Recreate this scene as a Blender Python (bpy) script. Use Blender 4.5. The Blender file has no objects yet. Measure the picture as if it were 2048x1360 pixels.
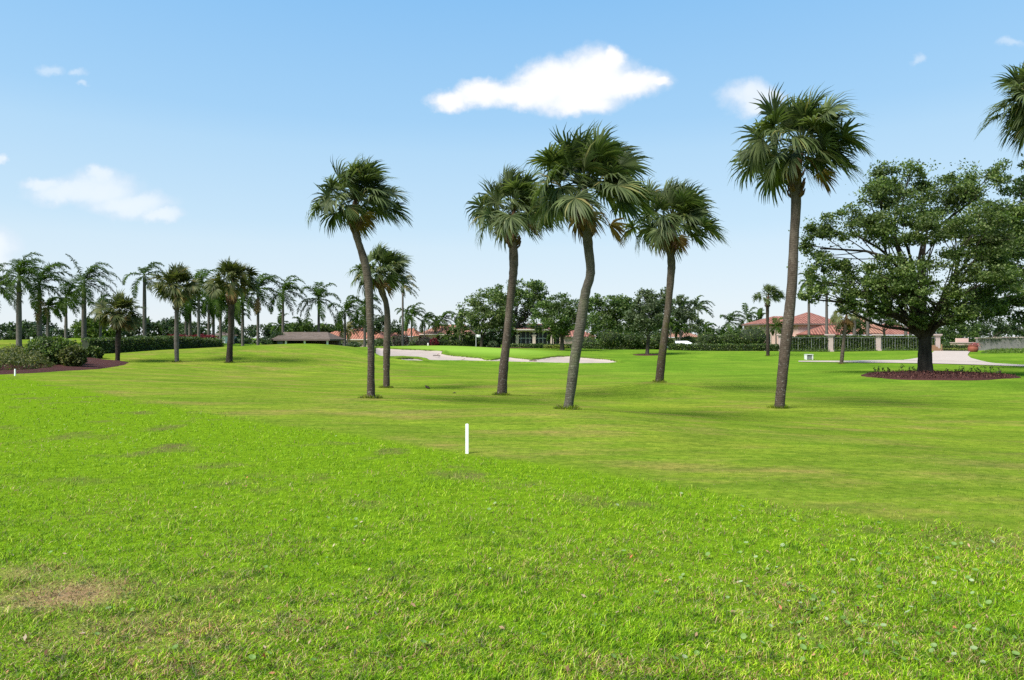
import bpy, math, random
import numpy as np
R = math.radians
rng = np.random.default_rng(7)
random.seed(7)
SC = bpy.context.scene
COL = SC.collection

# ------------------------------------------------------------------ camera
F, YH, CH = 1365.33, 676.0, 1.7          # focal length in photo pixels, horizon row, eye height
cam = bpy.data.cameras.new("camera"); cam.sensor_width = 36; cam.lens = 24.0
cam.shift_y = -(YH - 680) / 2048 * -1
cam.shift_y = (YH - 680) / 2048
cam.clip_start = .05; cam.clip_end = 6000
camo = bpy.data.objects.new("camera", cam); COL.objects.link(camo)
camo.location = (0, 0, CH); camo.rotation_euler = (R(90), 0, 0)
SC.camera = camo

# ------------------------------------------------------------------ world, sun, exposure
SUN_EL, SUN_AZ = R(52), R(-130)            # azimuth clockwise from +Y
W = bpy.data.worlds.new("World"); SC.world = W; W.use_nodes = True
wt = W.node_tree; wn = wt.nodes; wl = wt.links; wn.clear()
SKY_STR = .0605
def build_world():
    out = wn.new('ShaderNodeOutputWorld'); bg = wn.new('ShaderNodeBackground')
    bg.inputs['Strength'].default_value = SKY_STR
    sky = wn.new('ShaderNodeTexSky'); sky.sky_type = 'NISHITA'; sky.sun_disc = False
    sky.sun_elevation = SUN_EL; sky.sun_rotation = SUN_AZ
    sky.altitude = 0; sky.air_density = 1.0; sky.dust_density = .6; sky.ozone_density = 2.2
    tc = wn.new('ShaderNodeTexCoord')
    sep = wn.new('ShaderNodeSeparateXYZ'); wl.new(tc.outputs['Generated'], sep.inputs[0])
    def M(op, a, b=None, c=None, clamp=False):
        n = wn.new('ShaderNodeMath'); n.operation = op; n.use_clamp = clamp
        for i, v in enumerate((a, b, c)):
            if v is None: continue
            if isinstance(v, (int, float)): n.inputs[i].default_value = v
            else: wl.new(v, n.inputs[i])
        return n.outputs[0]
    def V(op, a, b=None):
        n = wn.new('ShaderNodeVectorMath'); n.operation = op
        for i, v in enumerate((a, b)):
            if v is None: continue
            if isinstance(v, tuple): n.inputs[i].default_value = v
            else: wl.new(v, n.inputs[i])
        return n
    def mix(f, a, b):
        n = wn.new('ShaderNodeMix'); n.data_type = 'RGBA'
        if isinstance(f, float): n.inputs[0].default_value = f
        else: wl.new(f, n.inputs[0])
        for k, v in ((6, a), (7, b)):
            if isinstance(v, tuple): n.inputs[k].default_value = (*v, 1)
            else: wl.new(v, n.inputs[k])
        return n.outputs[2]
    # pale humid band that thickens towards the horizon
    z = M('MAXIMUM', sep.outputs[2], 0)
    def mr(lo, hi):
        n = wn.new('ShaderNodeMapRange'); wl.new(z, n.inputs[0]); n.inputs[1].default_value = lo; n.inputs[2].default_value = hi; return n.outputs[0]
    humid = mix(mr(.0, .16), (7.6, 8.1, 8.5), (5.7, 7.45, 8.7))
    humid = mix(mr(.13, .30), humid, (3.8, 6.3, 8.7))
    humid = mix(mr(.26, .50), humid, (1.95, 4.75, 8.35))
    humid = mix(mr(.5, 1.0), humid, (1.0, 2.6, 5.6))
    c = mix(.86, sky.outputs[0], humid)
    # clouds: soft ellipses of cumulus laid out on the dome by direction
    yy = M('MAXIMUM', sep.outputs[1], .05)
    comb = wn.new('ShaderNodeCombineXYZ')
    wl.new(M('DIVIDE', sep.outputs[0], yy), comb.inputs[0]); wl.new(M('DIVIDE', sep.outputs[2], yy), comb.inputs[1])
    def noise(scale, det, rough=.55):
        n = wn.new('ShaderNodeTexNoise'); n.inputs['Scale'].default_value = scale; n.inputs['Detail'].default_value = det
        n.inputs['Roughness'].default_value = rough; wl.new(comb.outputs[0], n.inputs['Vector']); return n
    n1 = noise(14, 5, .6); n2 = noise(60, 4, .6)
    off = V('MULTIPLY', V('SUBTRACT', n1.outputs['Color'], (.5, .5, .5)).outputs[0], (.065, .045, 0)).outputs[0]
    off2 = V('MULTIPLY', V('SUBTRACT', n2.outputs['Color'], (.5, .5, .5)).outputs[0], (.012, .010, 0)).outputs[0]
    p = V('ADD', V('ADD', comb.outputs[0], off).outputs[0], off2).outputs[0]
    def cloud(ells):
        f = None
        for (px, py, a, b) in ells:
            d = V('MULTIPLY', V('SUBTRACT', p, ((px - 1024) / F, (YH - py) / F, 0)).outputs[0], (F / a, F / b, 0)).outputs[0]
            q = M('SUBTRACT', 1, V('DOT_PRODUCT', d, d).outputs['Value'])
            if f is None: f = q
            else:
                n = wn.new('ShaderNodeMath'); n.operation = 'SMOOTH_MAX'; wl.new(f, n.inputs[0]); wl.new(q, n.inputs[1]); n.inputs[2].default_value = .25
                f = n.outputs[0]
        return f
    def alpha(f, lo, hi, op):
        m = wn.new('ShaderNodeMapRange'); m.interpolation_type = 'SMOOTHSTEP'
        wl.new(f, m.inputs[0]); m.inputs[1].default_value = lo; m.inputs[2].default_value = hi
        m.inputs[3].default_value = 0; m.inputs[4].default_value = op
        return m.outputs[0]
    main = [(1195,148,80,58),(1150,172,135,52),(1085,172,75,46),(1255,165,80,34),(1225,118,34,30),(1030,190,90,30),(960,188,66,30),(898,198,50,24),(1160,205,90,27),(1310,166,28,13)]
    second = [(1505,192,66,30),(1502,215,34,20),(1550,190,30,16)]
    left = [(200,378,82,38),(140,385,80,27),(255,408,90,26),(318,428,48,15),(88,368,46,16),(200,350,34,16)]
    far = [(-20,505,62,48),(5,318,18,12)]
    wisp = [(155,138,20,8),(98,136,22,11),(168,162,13,5),(1835,122,15,9),(2022,88,30,9)]
    fall = M('MULTIPLY', M('SUBTRACT', n1.outputs[0], .5), .5)
    for ells, lo, hi, op in ((main, -.45, .85, .97), (second, -.8, 1.15, .72), (left, -.8, 1.15, .58), (far, -.8, 1.1, .6), (wisp, -1.2, 1.6, .36)):
        f = cloud(ells)
        fa = M('ADD', f, M('MULTIPLY', M('SUBTRACT', n2.outputs[0], .5), .5))
        a = alpha(fa, lo, hi, op)
        body = mix(alpha(M('ADD', f, fall), .1, .8, 1.0), (7.3, 7.75, 8.6), (8.8, 8.9, 9.05))
        c = mix(a, c, body)
    front = M('GREATER_THAN', sep.outputs[1], .06)
    wl.new(c, bg.inputs['Color']); wl.new(bg.outputs[0], out.inputs[0])
build_world()
sun = bpy.data.lights.new("sun", 'SUN'); sun.energy = 4.2; sun.angle = R(28); sun.color = (1, .955, .89)
suno = bpy.data.objects.new("sun", sun); COL.objects.link(suno)
suno.location = (-20, -20, 60)
suno.rotation_euler = (math.pi / 2 - SUN_EL, 0, -SUN_AZ + math.pi)
vs = SC.view_settings; SC.display_settings.display_device = 'sRGB'
vs.view_transform = 'Standard'; vs.look = 'None'; vs.gamma = 1.0; vs.exposure = .95; vs.use_curve_mapping = False
SC.cycles.use_denoising = False
SC.cycles.max_bounces = 8; SC.cycles.diffuse_bounces = 5; SC.cycles.transmission_bounces = 3; SC.cycles.transparent_max_bounces = 4

# ------------------------------------------------------------------ terrain function
EX = [-60,-21.9,-16.6,-12.66,-9.7,-7.65,-5.4,-4.04,-2.1,-.68,.37,1.64,2.3,3.25,4.29,12,40]
EY = [64,30.1,24.95,21.1,18.1,16.2,14.0,13.0,11.4,10.05,9.32,8.11,7.41,6.59,5.72,-1,-26]
def ss(a, b, t):
    t = np.clip((t - a) / (b - a), 0, 1); return t * t * (3 - 2 * t)
def S(x, y): return (y - np.interp(x, EX, EY)) / 1.38          # metres beyond the edge of the long grass
BUMPS = [(-26,58,9,9,1.24),(-17.0,63,5.5,9,1.02),(-11,82,11,9,.7),(-60,105,15,14,1.2),(-40,60,8,9,.55)]
MOUNDS = []
def H0(x, y):
    s = S(x, y)
    z = -.75 * ss(0, 17, s) + .85 * ss(58, 92, y)
    for bx, by, sx, sy, a in BUMPS: z = z + a * np.exp(-.5 * (((x - bx) / sx) ** 2 + ((y - by) / sy) ** 2))
    k = ss(4, 14, s) * (1 - ss(110, 150, y))
    z = z + k * (.05 * np.sin(x * .33 + .7) * np.sin(y * .41 + 1) + .04 * np.sin(x * .21 + y * .17 + 2))
    z = z + .6 * ss(-45, -75, x) * ss(60, 90, y)
    return z
def HM(x, y):
    z = H0(x, y)
    for bx, by, r, a in MOUNDS: z = z + a * np.exp(-.5 * (((x - bx) ** 2 + (y - by) ** 2) / r ** 2))
    return z
def gnd(px, py, off=0.0):
    """where the sight line through a photo pixel meets the ground"""
    Y = np.concatenate([np.arange(2.5, 60, .05), np.arange(60, 300, .1)])
    X = (px - 1024) / F * Y; Z = CH - (py - YH) / F * Y
    d = Z - (H0(X, Y) + off); i = int(np.argmax(d <= 0))
    t = d[i-1] / (d[i-1] - d[i]); y = Y[i-1] + t * (Y[i] - Y[i-1])
    return float((px - 1024) / F * y), float(y)
def at(px, py, Y): return np.array([(px - 1024) / F * Y, Y, CH - (py - YH) / F * Y])

# bunker outlines on the ground
BK1 = [(752,696),(778,697.6),(802,699),(831,700),(860,701),(885,702.4),(881,707.5),(889,709.5),(917,713),(960,716.5),(968,719.5),(985,720.5),(1002,718),(1016,714.5),(1037,717),(1065,719.6),(1084,718),(1104,714.5),(1120,713),(1139,713),(1162,715),(1192,717.4),(1217,719.7),(1233,723.4),(1233,726),(1211,728.6),(1162,729),(1104,727.7),(1045,726.2),(1006,725),(967,724),(928,723),(890,722.8),(862,722.6),(857,719),(835,715.4),(800,713.6),(780,714.4),(764,714.5),(752,708)]
BK2 = [(794,720.4),(806,718),(826,717.6),(842,719.6),(852,722.4),(836,723.6),(812,723.2)]
BKW = [np.array([gnd(*p) for p in b]) for b in (BK1, BK2)]
def sdist(P, poly):
    """signed distance to a polygon, positive inside"""
    x, y = P[:, 0], P[:, 1]; n = len(poly); d = np.full(len(P), 1e9); ins = np.zeros(len(P), bool)
    for i in range(n):
        a = poly[i]; b = poly[(i + 1) % n]; e = b - a
        t = np.clip(((x - a[0]) * e[0] + (y - a[1]) * e[1]) / (e @ e), 0, 1)
        d = np.minimum(d, np.hypot(x - a[0] - t * e[0], y - a[1] - t * e[1]))
        c = (a[1] > y) != (b[1] > y)
        with np.errstate(divide='ignore', invalid='ignore'):
            xi = (b[0] - a[0]) * (y - a[1]) / (b[1] - a[1]) + a[0]
        ins ^= c & (x < xi)
    return np.where(ins, d, -d)
def bunker_sd(x, y):
    P = np.column_stack([x, y]); return np.maximum(sdist(P, BKW[0]), sdist(P, BKW[1]))
BBOX = (min(b[:, 0].min() for b in BKW) - 1, max(b[:, 0].max() for b in BKW) + 1, min(b[:, 1].min() for b in BKW) - 1, max(b[:, 1].max() for b in BKW) + 1)

# ------------------------------------------------------------------ mesh helpers
class MB:
    def __init__(s): s.v = []; s.f = []; s.n = 0; s.mi = []
    def add(s, V, Fc, mi=0):
        V = np.asarray(V, float).reshape(-1, 3); s.v.append(V)
        for q in Fc: s.f.append(tuple(int(k) + s.n for k in q)); s.mi.append(mi)
        s.n += len(V)
    def box(s, x0, x1, y0, y1, z0, z1, mi=0):
        V = [(x, y, z) for z in (z0, z1) for y in (y0, y1) for x in (x0, x1)]
        s.add(V, [(0,2,3,1),(4,5,7,6),(0,1,5,4),(2,6,7,3),(0,4,6,2),(1,3,7,5)], mi)
    def tube(s, pts, rad, n=8, cap=True, mi=0, jit=0):
        P = np.asarray(pts, float); k = len(P); rad = np.broadcast_to(rad, (k,))
        T = np.gradient(P, axis=0); T /= np.linalg.norm(T, axis=1)[:, None] + 1e-9
        up = np.array([1., 0, 0]) if abs(T[0][0]) < .8 else np.array([0., 1, 0])
        V = []; a = np.arange(n) * 2 * math.pi / n
        for i in range(k):
            u = np.cross(T[i], up); u /= np.linalg.norm(u) + 1e-9; w = np.cross(T[i], u); up = -np.cross(T[i], u) if False else np.cross(u, T[i])
            rr = rad[i] * (1 + jit * rng.normal(size=n)) if jit else rad[i]
            V.append(P[i] + (np.cos(a) * rr)[:, None] * u + (np.sin(a) * rr)[:, None] * w)
        V = np.concatenate(V); Fc = []
        for i in range(k - 1):
            for j in range(n):
                j2 = (j + 1) % n; Fc.append((i*n+j, i*n+j2, (i+1)*n+j2, (i+1)*n+j))
        if cap: Fc.append(tuple(range((k-1)*n, k*n))); Fc.append(tuple(range(n-1, -1, -1)))
        s.add(V, Fc, mi)
    def build(s, name, mat, parent=None, smooth=False):
        V = np.concatenate(s.v)
        return mk(name, V, s.f, mat, parent, smooth, s.mi)
def origin_of(o):
    l = np.zeros(3)
    while o is not None: l = l + np.array(o.location); o = o.parent
    return l
def mk(name, V, faces, mat, parent=None, smooth=False, mi=None):
    me = bpy.data.meshes.new(name); V = np.asarray(V, float)
    if parent is not None: V = V - origin_of(parent)
    if isinstance(faces, np.ndarray):
        k = faces.shape[1]; nf = len(faces)
        me.vertices.add(len(V)); me.vertices.foreach_set('co', V.astype(np.float32).ravel())
        me.loops.add(nf * k); me.loops.foreach_set('vertex_index', faces.astype(np.int32).ravel())
        me.polygons.add(nf); me.polygons.foreach_set('loop_start', np.arange(0, nf * k, k, dtype=np.int32))
        me.update(calc_edges=True)
    else:
        me.from_pydata(V.tolist(), [], faces)
    for m in (mat if isinstance(mat, (list, tuple)) else [mat]): me.materials.append(m)
    if mi is not None and any(mi): me.polygons.foreach_set('material_index', mi)
    if smooth: me.polygons.foreach_set('use_smooth', [True] * len(me.polygons))
    o = bpy.data.objects.new(name, me); COL.objects.link(o)
    if parent is not None: o.parent = parent
    return o
def tag(o, label=None, cat=None, group=None, kind=None):
    if label: o['label'] = label
    if cat: o['category'] = cat
    if group: o['group'] = group
    if kind: o['kind'] = kind
    return o
def thing(name, loc, label, cat, group=None):
    o = bpy.data.objects.new(name, None); COL.objects.link(o); o.location = [float(c) for c in loc]; o.empty_display_size = .2
    return tag(o, label, cat, group)
def nrm(a): return a / (np.linalg.norm(a, axis=-1, keepdims=True) + 1e-9)
def spline(pts, n):
    P = np.asarray(pts, float); k = len(P); out = []
    for t in np.linspace(0, k - 1, n):
        i = min(int(t), k - 2); f = t - i
        p0 = P[max(i-1, 0)]; p1 = P[i]; p2 = P[i+1]; p3 = P[min(i+2, k-1)]
        out.append(.5 * (2*p1 + (p2-p0)*f + (2*p0-5*p1+4*p2-p3)*f*f + (-p0+3*p1-3*p2+p3)*f**3))
    return np.array(out)
def leaves(P, size, r=None, up=.5, wind=.25, ratio=.3):
    """rhombic leaf faces at points P"""
    r = r or rng; n = len(P)
    a = nrm(r.normal(size=(n, 3)) + np.array([wind * 2, 0, -.15])); m = nrm(r.normal(size=(n, 3)) + np.array([0, 0, up * 2]))
    b = nrm(np.cross(a, m)); L = (size * r.uniform(.6, 1.25, n))[:, None]
    V = np.stack([P, P + a * L * .5 + b * L * ratio, P + a * L, P + a * L * .5 - b * L * ratio], 1).reshape(-1, 3)
    return V, np.arange(4 * n).reshape(n, 4)

# ------------------------------------------------------------------ materials
def newmat(name):
    m = bpy.data.materials.new(name); m.use_nodes = True; t = m.node_tree; t.nodes.clear()
    out = t.nodes.new('ShaderNodeOutputMaterial'); return m, t, out
class N:
    def __init__(s, t): s.t = t
    def new(s, typ, **kw):
        n = s.t.nodes.new(typ)
        for k, v in kw.items(): setattr(n, k, v)
        return n
    def put(s, sock, v):
        if isinstance(v, bpy.types.NodeSocket): s.t.links.new(v, sock)
        elif isinstance(v, tuple) and len(v) == 3 and sock.type == 'RGBA': sock.default_value = (*v, 1)
        else: sock.default_value = v
    def math(s, op, a, b=0.0, clamp=False):
        n = s.new('ShaderNodeMath', operation=op, use_clamp=clamp); s.put(n.inputs[0], a); s.put(n.inputs[1], b); return n.outputs[0]
    def mix(s, f, a, b, blend='MIX'):
        n = s.new('ShaderNodeMix', data_type='RGBA', blend_type=blend); s.put(n.inputs[0], f); s.put(n.inputs[6], a); s.put(n.inputs[7], b); return n.outputs[2]
    def obj(s): return s.new('ShaderNodeTexCoord').outputs['Object']
    def gen(s): return s.new('ShaderNodeTexCoord').outputs['Generated']
    def mapping(s, v, sc): 
        n = s.new('ShaderNodeMapping'); s.put(n.inputs[0], v); n.inputs['Scale'].default_value = sc; return n.outputs[0]
    def noise(s, scale, det=4, rough=.55, vec=None, col=False):
        n = s.new('ShaderNodeTexNoise'); n.inputs['Scale'].default_value = scale; n.inputs['Detail'].default_value = det; n.inputs['Roughness'].default_value = rough
        s.put(n.inputs['Vector'], vec if vec is not None else s.obj()); return n.outputs['Color' if col else 'Fac']
    def ramp(s, f, stops):
        n = s.new('ShaderNodeValToRGB'); s.put(n.inputs[0], f); e = n.color_ramp.elements
        while len(e) < len(stops): e.new(.5)
        for k, (p, c) in enumerate(stops): e[k].position = p; e[k].color = (*c, 1) if isinstance(c, tuple) else (c, c, c, 1)
        return n.outputs[0]
    def rr(s, f, a, b, c=0.0, d=1.0):
        n = s.new('ShaderNodeMapRange'); s.put(n.inputs[0], f)
        for i, v in enumerate((a, b, c, d)): n.inputs[i+1].default_value = v
        return n.outputs[0]
    def attr(s, name): return s.new('ShaderNodeAttribute', attribute_name=name)
    def bsdf(s, out, col, rough=.7, bump=None, bs=.3, bd=.02, spec=.5, metal=0.0):
        n = s.new('ShaderNodeBsdfPrincipled'); s.put(n.inputs['Base Color'], col); s.put(n.inputs['Roughness'], rough); n.inputs['Specular IOR Level'].default_value = spec; n.inputs['Metallic'].default_value = metal
        if bump is not None:
            b = s.new('ShaderNodeBump'); b.inputs['Strength'].default_value = bs; b.inputs['Distance'].default_value = bd; s.put(b.inputs['Height'], bump); s.t.links.new(b.outputs[0], n.inputs['Normal'])
        s.t.links.new(n.outputs[0], out.inputs[0]); return n
def leafmat(name, stops, transl=.3, rough=.5, clump=.6, spec=.35, var=.45):
    """colour differs from leaf to leaf and, slowly, from clump to clump"""
    m, t, out = newmat(name); k = N(t)
    rnd = k.new('ShaderNodeNewGeometry').outputs['Random Per Island']
    c = k.ramp(rnd, stops)
    big = k.noise(clump, 2)
    c = k.mix(1.0, c, k.ramp(big, [(.3, (1-var,)*3), (.7, (1+var*.6, 1+var*.6, 1+var*.45))]), 'MULTIPLY')
    p = k.new('ShaderNodeBsdfPrincipled'); k.put(p.inputs['Base Color'], c); p.inputs['Roughness'].default_value = rough; p.inputs['Specular IOR Level'].default_value = spec
    tr = k.new('ShaderNodeBsdfTranslucent'); k.put(tr.inputs[0], k.mix(1.0, c, (1.3, 1.45, .7), 'MULTIPLY'))
    mx = k.new('ShaderNodeMixShader'); mx.inputs[0].default_value = transl
    t.links.new(p.outputs[0], mx.inputs[1]); t.links.new(tr.outputs[0], mx.inputs[2]); t.links.new(mx.outputs[0], out.inputs[0]); return m
def plain(name, col, rough=.7, var=.15, scale=3, bs=.15, spec=.4, metal=0.0):
    m, t, out = newmat(name); k = N(t); n = k.noise(scale, 5, .6)
    c = k.mix(n, tuple(v * (1 - var) for v in col), tuple(min(1, v * (1 + var)) for v in col))
    k.bsdf(out, c, rough, k.noise(scale * 8, 3), bs, .01, spec, metal); return m

def ground_mat():
    m, t, out = newmat('mown_grass'); k = N(t); o = k.obj()
    rough_ = k.attr('rough').outputs['Fac']; green = k.attr('green').outputs['Fac']
    big = k.noise(.11, 3, .5, k.mapping(o, (1, 2.2, 1))); mid = k.noise(.75, 4, .6, k.mapping(o, (.6, 1.6, 1))); fine = k.noise(9, 5, .7, k.mapping(o, (.8, 1, 1))); tiny = k.noise(55, 3, .7)
    fair = k.ramp(big, [(.32, (.137, .262, .024)), (.5, (.190, .328, .031)), (.68, (.245, .360, .042))])
    fair = k.mix(k.rr(mid, .3, .72), k.mix(.6, fair, (.095, .150, .026)), fair)
    worn = k.rr(k.noise(.42, 4, .65, k.mapping(o, (.7, 1.5, 1))), .50, .72)
    near = k.attr('near').outputs['Fac']; fair = k.mix(near, fair, k.mix(1.0, fair, (1.22, 1.0, 1.05), 'MULTIPLY'))
    fair = k.mix(k.math('MULTIPLY', k.math('MULTIPLY', worn, near), .95), fair, (.31, .245, .085))
    dry = k.attr('dry').outputs['Fac']
    fair = k.mix(k.math('MULTIPLY', dry, k.rr(fine, .3, .7, .3, 1)), fair, (.30, .205, .10))
    streak = k.noise(2.4, 5, .7, k.mapping(o, (.35, 1.3, 1))); fair = k.mix(k.rr(streak, .36, .64), k.mix(1.0, fair, (.70, .80, .70), 'MULTIPLY'), k.mix(1.0, fair, (1.12, 1.05, 1.0), 'MULTIPLY'))
    fair = k.mix(k.rr(fine, .35, .68), k.mix(1.0, fair, (.60, .66, .55), 'MULTIPLY'), k.mix(1.0, fair, (1.20, 1.14, 1.08), 'MULTIPLY'))
    fair = k.mix(k.rr(tiny, .3, .75), k.mix(1.0, fair, (.7, .74, .7), 'MULTIPLY'), fair)
    gr = k.mix(big, (.165, .29, .035), (.21, .33, .045))
    fair = k.mix(green, fair, gr)
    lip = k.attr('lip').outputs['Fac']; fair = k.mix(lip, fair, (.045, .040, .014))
    ro = k.mix(k.rr(fine, .3, .7), (.068, .130, .006), (.155, .262, .010))
    ro = k.mix(k.rr(k.noise(.8, 4), .55, .72), ro, (.11, .10, .035))
    ro = k.mix(dry, ro, (.27, .155, .095)); c = k.mix(rough_, fair, ro)
    k.bsdf(out, c, .9, k.math('ADD', k.math('MULTIPLY', fine, .6), k.math('MULTIPLY', tiny, .4)), .7, .035, .0)
    return m
def sand_mat():
    m, t, out = newmat('bunker_sand'); k = N(t)
    c = k.mix(k.noise(.6, 5), (.315, .255, .215), (.40, .34, .29)); c = k.mix(k.rr(k.noise(14, 4, .7), .4, .8, 0, .35), c, (.26, .21, .19))
    k.bsdf(out, c, .95, k.noise(6, 5, .7), .5, .05, .1); return m
def mulch_mat():
    m, t, out = newmat('red_mulch'); k = N(t)
    v = k.new('ShaderNodeTexVoronoi'); v.inputs['Scale'].default_value = 9; k.put(v.inputs['Vector'], k.obj())
    c = k.mix(k.noise(7, 5, .7), (.022, .008, .007), (.075, .028, .025)); c = k.mix(k.rr(v.outputs['Distance'], 0, .5, 0, .5), c, (.11, .048, .04))
    k.bsdf(out, c, .95, k.noise(16, 5, .75), 1.0, .12, .1); return m
def path_mat():
    m, t, out = newmat('pale_concrete'); k = N(t)
    c = k.mix(k.noise(.9, 6, .65), (.34, .28, .235), (.41, .35, .305)); k.bsdf(out, c, .9, k.noise(30, 3), .2, .01, .2); return m
def trunk_mat(name, low, high, spot, ring=14, bump=.6, moss=None):
    """palm bark: ringed, dark and blotched low down, smooth and grey higher up"""
    m, t, out = newmat(name); k = N(t); o = k.obj(); g = k.new('ShaderNodeSeparateXYZ'); k.put(g.inputs[0], k.gen())
    w = k.new('ShaderNodeTexWave', wave_type='BANDS', bands_direction='Z'); w.inputs['Scale'].default_value = ring / 6.28 * 2.1; w.inputs['Distortion'].default_value = 9; w.inputs['Detail'].default_value = 3; k.put(w.inputs['Vector'], o)
    hgt = k.math('ADD', g.outputs[2], k.math('MULTIPLY', k.math('SUBTRACT', k.noise(1.6, 5, .7), .5), 1.1))
    c = k.mix(k.rr(hgt, .22, .62), low, high)
    c = k.mix(k.rr(k.noise(7, 4, .7, k.mapping(o, (1, 1, .5))), .5, .68, 0, .75), c, tuple(v * .38 for v in low))
    c = k.mix(k.math('MULTIPLY', k.rr(k.noise(11, 4, .75), .57, .66), k.rr(hgt, .75, .15)), c, spot)
    if moss: c = k.mix(k.math('MULTIPLY', k.rr(k.noise(2.2, 4, .7), .46, .62), k.rr(hgt, .85, .3)), c, moss)
    c = k.mix(k.math('MULTIPLY', k.rr(w.outputs['Fac'], .0, .45, .30, 0), k.rr(k.noise(1.7, 3), .42, .6)), c, tuple(v * .5 for v in high))
    c = k.mix(k.rr(k.noise(4.5, 5, .75, k.mapping(o, (1, 1, .45))), .40, .62, .55, 0), c, tuple(v * .42 for v in low))
    c = k.mix(k.rr(k.noise(26, 4, .75, k.mapping(o, (1, 1, .6))), .42, .68, .5, 0), c, tuple(v * .35 for v in low))
    k.bsdf(out, c, .9, k.math('ADD', k.math('MULTIPLY', w.outputs['Fac'], .16), k.noise(16, 5, .75)), bump, .04, .15); return m
def bark_mat(lo=(.022, .019, .015), hi=(.105, .088, .066)):
    m, t, out = newmat('oak_bark'); k = N(t); o = k.obj()
    n = k.noise(3.2, 6, .7, k.mapping(o, (1, 1, .3))); c = k.mix(k.rr(n, .3, .7), lo, hi)
    c = k.mix(k.rr(k.noise(.9, 4), .52, .68, 0, .6), c, tuple(v * 1.5 for v in hi)); k.bsdf(out, c, .95, n, 1.0, .08, .1); return m
def tile_mat(name, a, b, dark, barrel=1.0):
    """barrel tiles from the roof's own U (along the eave) and V (up the slope)"""
    m, t, out = newmat(name); k = N(t); uv = k.new('ShaderNodeUVMap').outputs[0]; s = k.new('ShaderNodeSeparateXYZ'); k.put(s.inputs[0], uv)
    U = k.math('SINE', k.math('MULTIPLY', s.outputs[0], 6.283 / .46)); Vv = k.math('FRACT', k.math('DIVIDE', s.outputs[1], .42))
    cell = k.new('ShaderNodeTexWhiteNoise', noise_dimensions='2D')
    cb = k.new('ShaderNodeCombineXYZ'); k.put(cb.inputs[0], k.math('FLOOR', k.math('DIVIDE', s.outputs[0], .46))); k.put(cb.inputs[1], k.math('FLOOR', k.math('DIVIDE', s.outputs[1], .42))); k.put(cell.inputs[0], cb.outputs[0])
    c = k.mix(cell.outputs['Value'], a, b); c = k.mix(k.rr(k.noise(.8, 5, .65), .5, .75, 0, .6), c, dark)
    c = k.mix(k.rr(U, -.9, -.2, .75 * barrel, 0), c, tuple(v * .4 for v in dark)); c = k.mix(k.rr(Vv, .82, 1.0, 0, .45), c, tuple(v * .5 for v in dark))  # relief shade put into the colour: dark troughs and course lines
    k.bsdf(out, c, .9, k.math('ADD', k.math('MULTIPLY', U, .5 * barrel), k.math('MULTIPLY', Vv, -.5)), .9, .09, .2); return m
def glassy(name, col, rough=.25):
    m, t, out = newmat(name); k = N(t); k.bsdf(out, k.mix(k.noise(1.1, 3), tuple(v * .6 for v in col), col), rough, None, spec=.5); return m

M = {}
M['ground'] = ground_mat(); M['sand'] = sand_mat(); M['mulch'] = mulch_mat(); M['path'] = path_mat()
M['blade'] = None
M['ptrunk'] = trunk_mat('palm_bark', (.105, .078, .058), (.165, .135, .105), (.38, .36, .31))
M['ptrunk_green'] = trunk_mat('lichened_palm_bark', (.125, .115, .085), (.17, .14, .115), (.34, .35, .28), moss=(.15, .165, .085))
M['ptrunk_moss'] = trunk_mat('mossy_palm_bark', (.085, .060, .040), (.16, .135, .105), (.33, .32, .27), moss=(.070, .078, .014))
M['ptrunk_dark'] = trunk_mat('dark_palm_bark', (.05, .036, .028), (.085, .066, .05), (.22, .2, .17))
M['rtrunk'] = trunk_mat('royal_palm_bark', (.175, .155, .135), (.15, .13, .112), (.23, .21, .19), ring=9, bump=.25)
M['shaft'] = plain('crownshaft_green', (.085, .105, .045), .5, .3, 2)
M['boot'] = plain('old_leaf_bases', (.10, .055, .028), .9, .45, 8, .8)
M['bark'] = bark_mat(); M['bark_dark'] = bark_mat((.012, .010, .008), (.062, .052, .040))
M['fan'] = leafmat('fan_frond', [(0, (.030, .049, .016)), (.35, (.066, .093, .030)), (.7, (.112, .142, .054)), (.95, (.15, .18, .075)), (1, (.24, .20, .07))], .36, .55, 1.2, .22, .4)
M['fan2'] = leafmat('olive_fan_frond', [(0, (.038, .052, .014)), (.5, (.075, .092, .026)), (.9, (.125, .13, .045)), (1, (.2, .15, .05))], .25, .55, 1.2, .2, .4)
M['royal'] = leafmat('feather_frond', [(0, (.024, .050, .008)), (.5, (.038, .072, .011)), (.9, (.060, .100, .016)), (1, (.09, .13, .03))], .3, .6, .6, .04, .4)
M['royaly'] = leafmat('yellowing_frond', [(0, (.04, .06, .012)), (.5, (.09, .095, .018)), (1, (.22, .16, .03))], .25, .45, .6, .4, .35)
M['dead'] = leafmat('dead_frond', [(0, (.10, .055, .02)), (.5, (.20, .125, .045)), (1, (.32, .22, .09))], .15, .7, 1, .2, .3)
M['oakleaf'] = leafmat('oak_leaf', [(0, (.032, .056, .014)), (.45, (.080, .126, .030)), (.8, (.15, .205, .055)), (1, (.24, .27, .11))], .34, .55, .45, .25, .45)
M['oakdark'] = leafmat('dark_leaf', [(0, (.022, .042, .014)), (.5, (.045, .078, .024)), (1, (.095, .135, .048))], .25, .5, .3, .35, .45)
M['treeleaf'] = leafmat('tree_leaf', [(0, (.032, .064, .012)), (.5, (.072, .125, .026)), (1, (.15, .205, .05))], .3, .55, .25, .3, .45)
M['grayleaf'] = leafmat('grey_green_leaf', [(0, (.042, .068, .028)), (.5, (.085, .12, .048)), (1, (.16, .195, .095))], .3, .55, .25, .3, .35)
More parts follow.
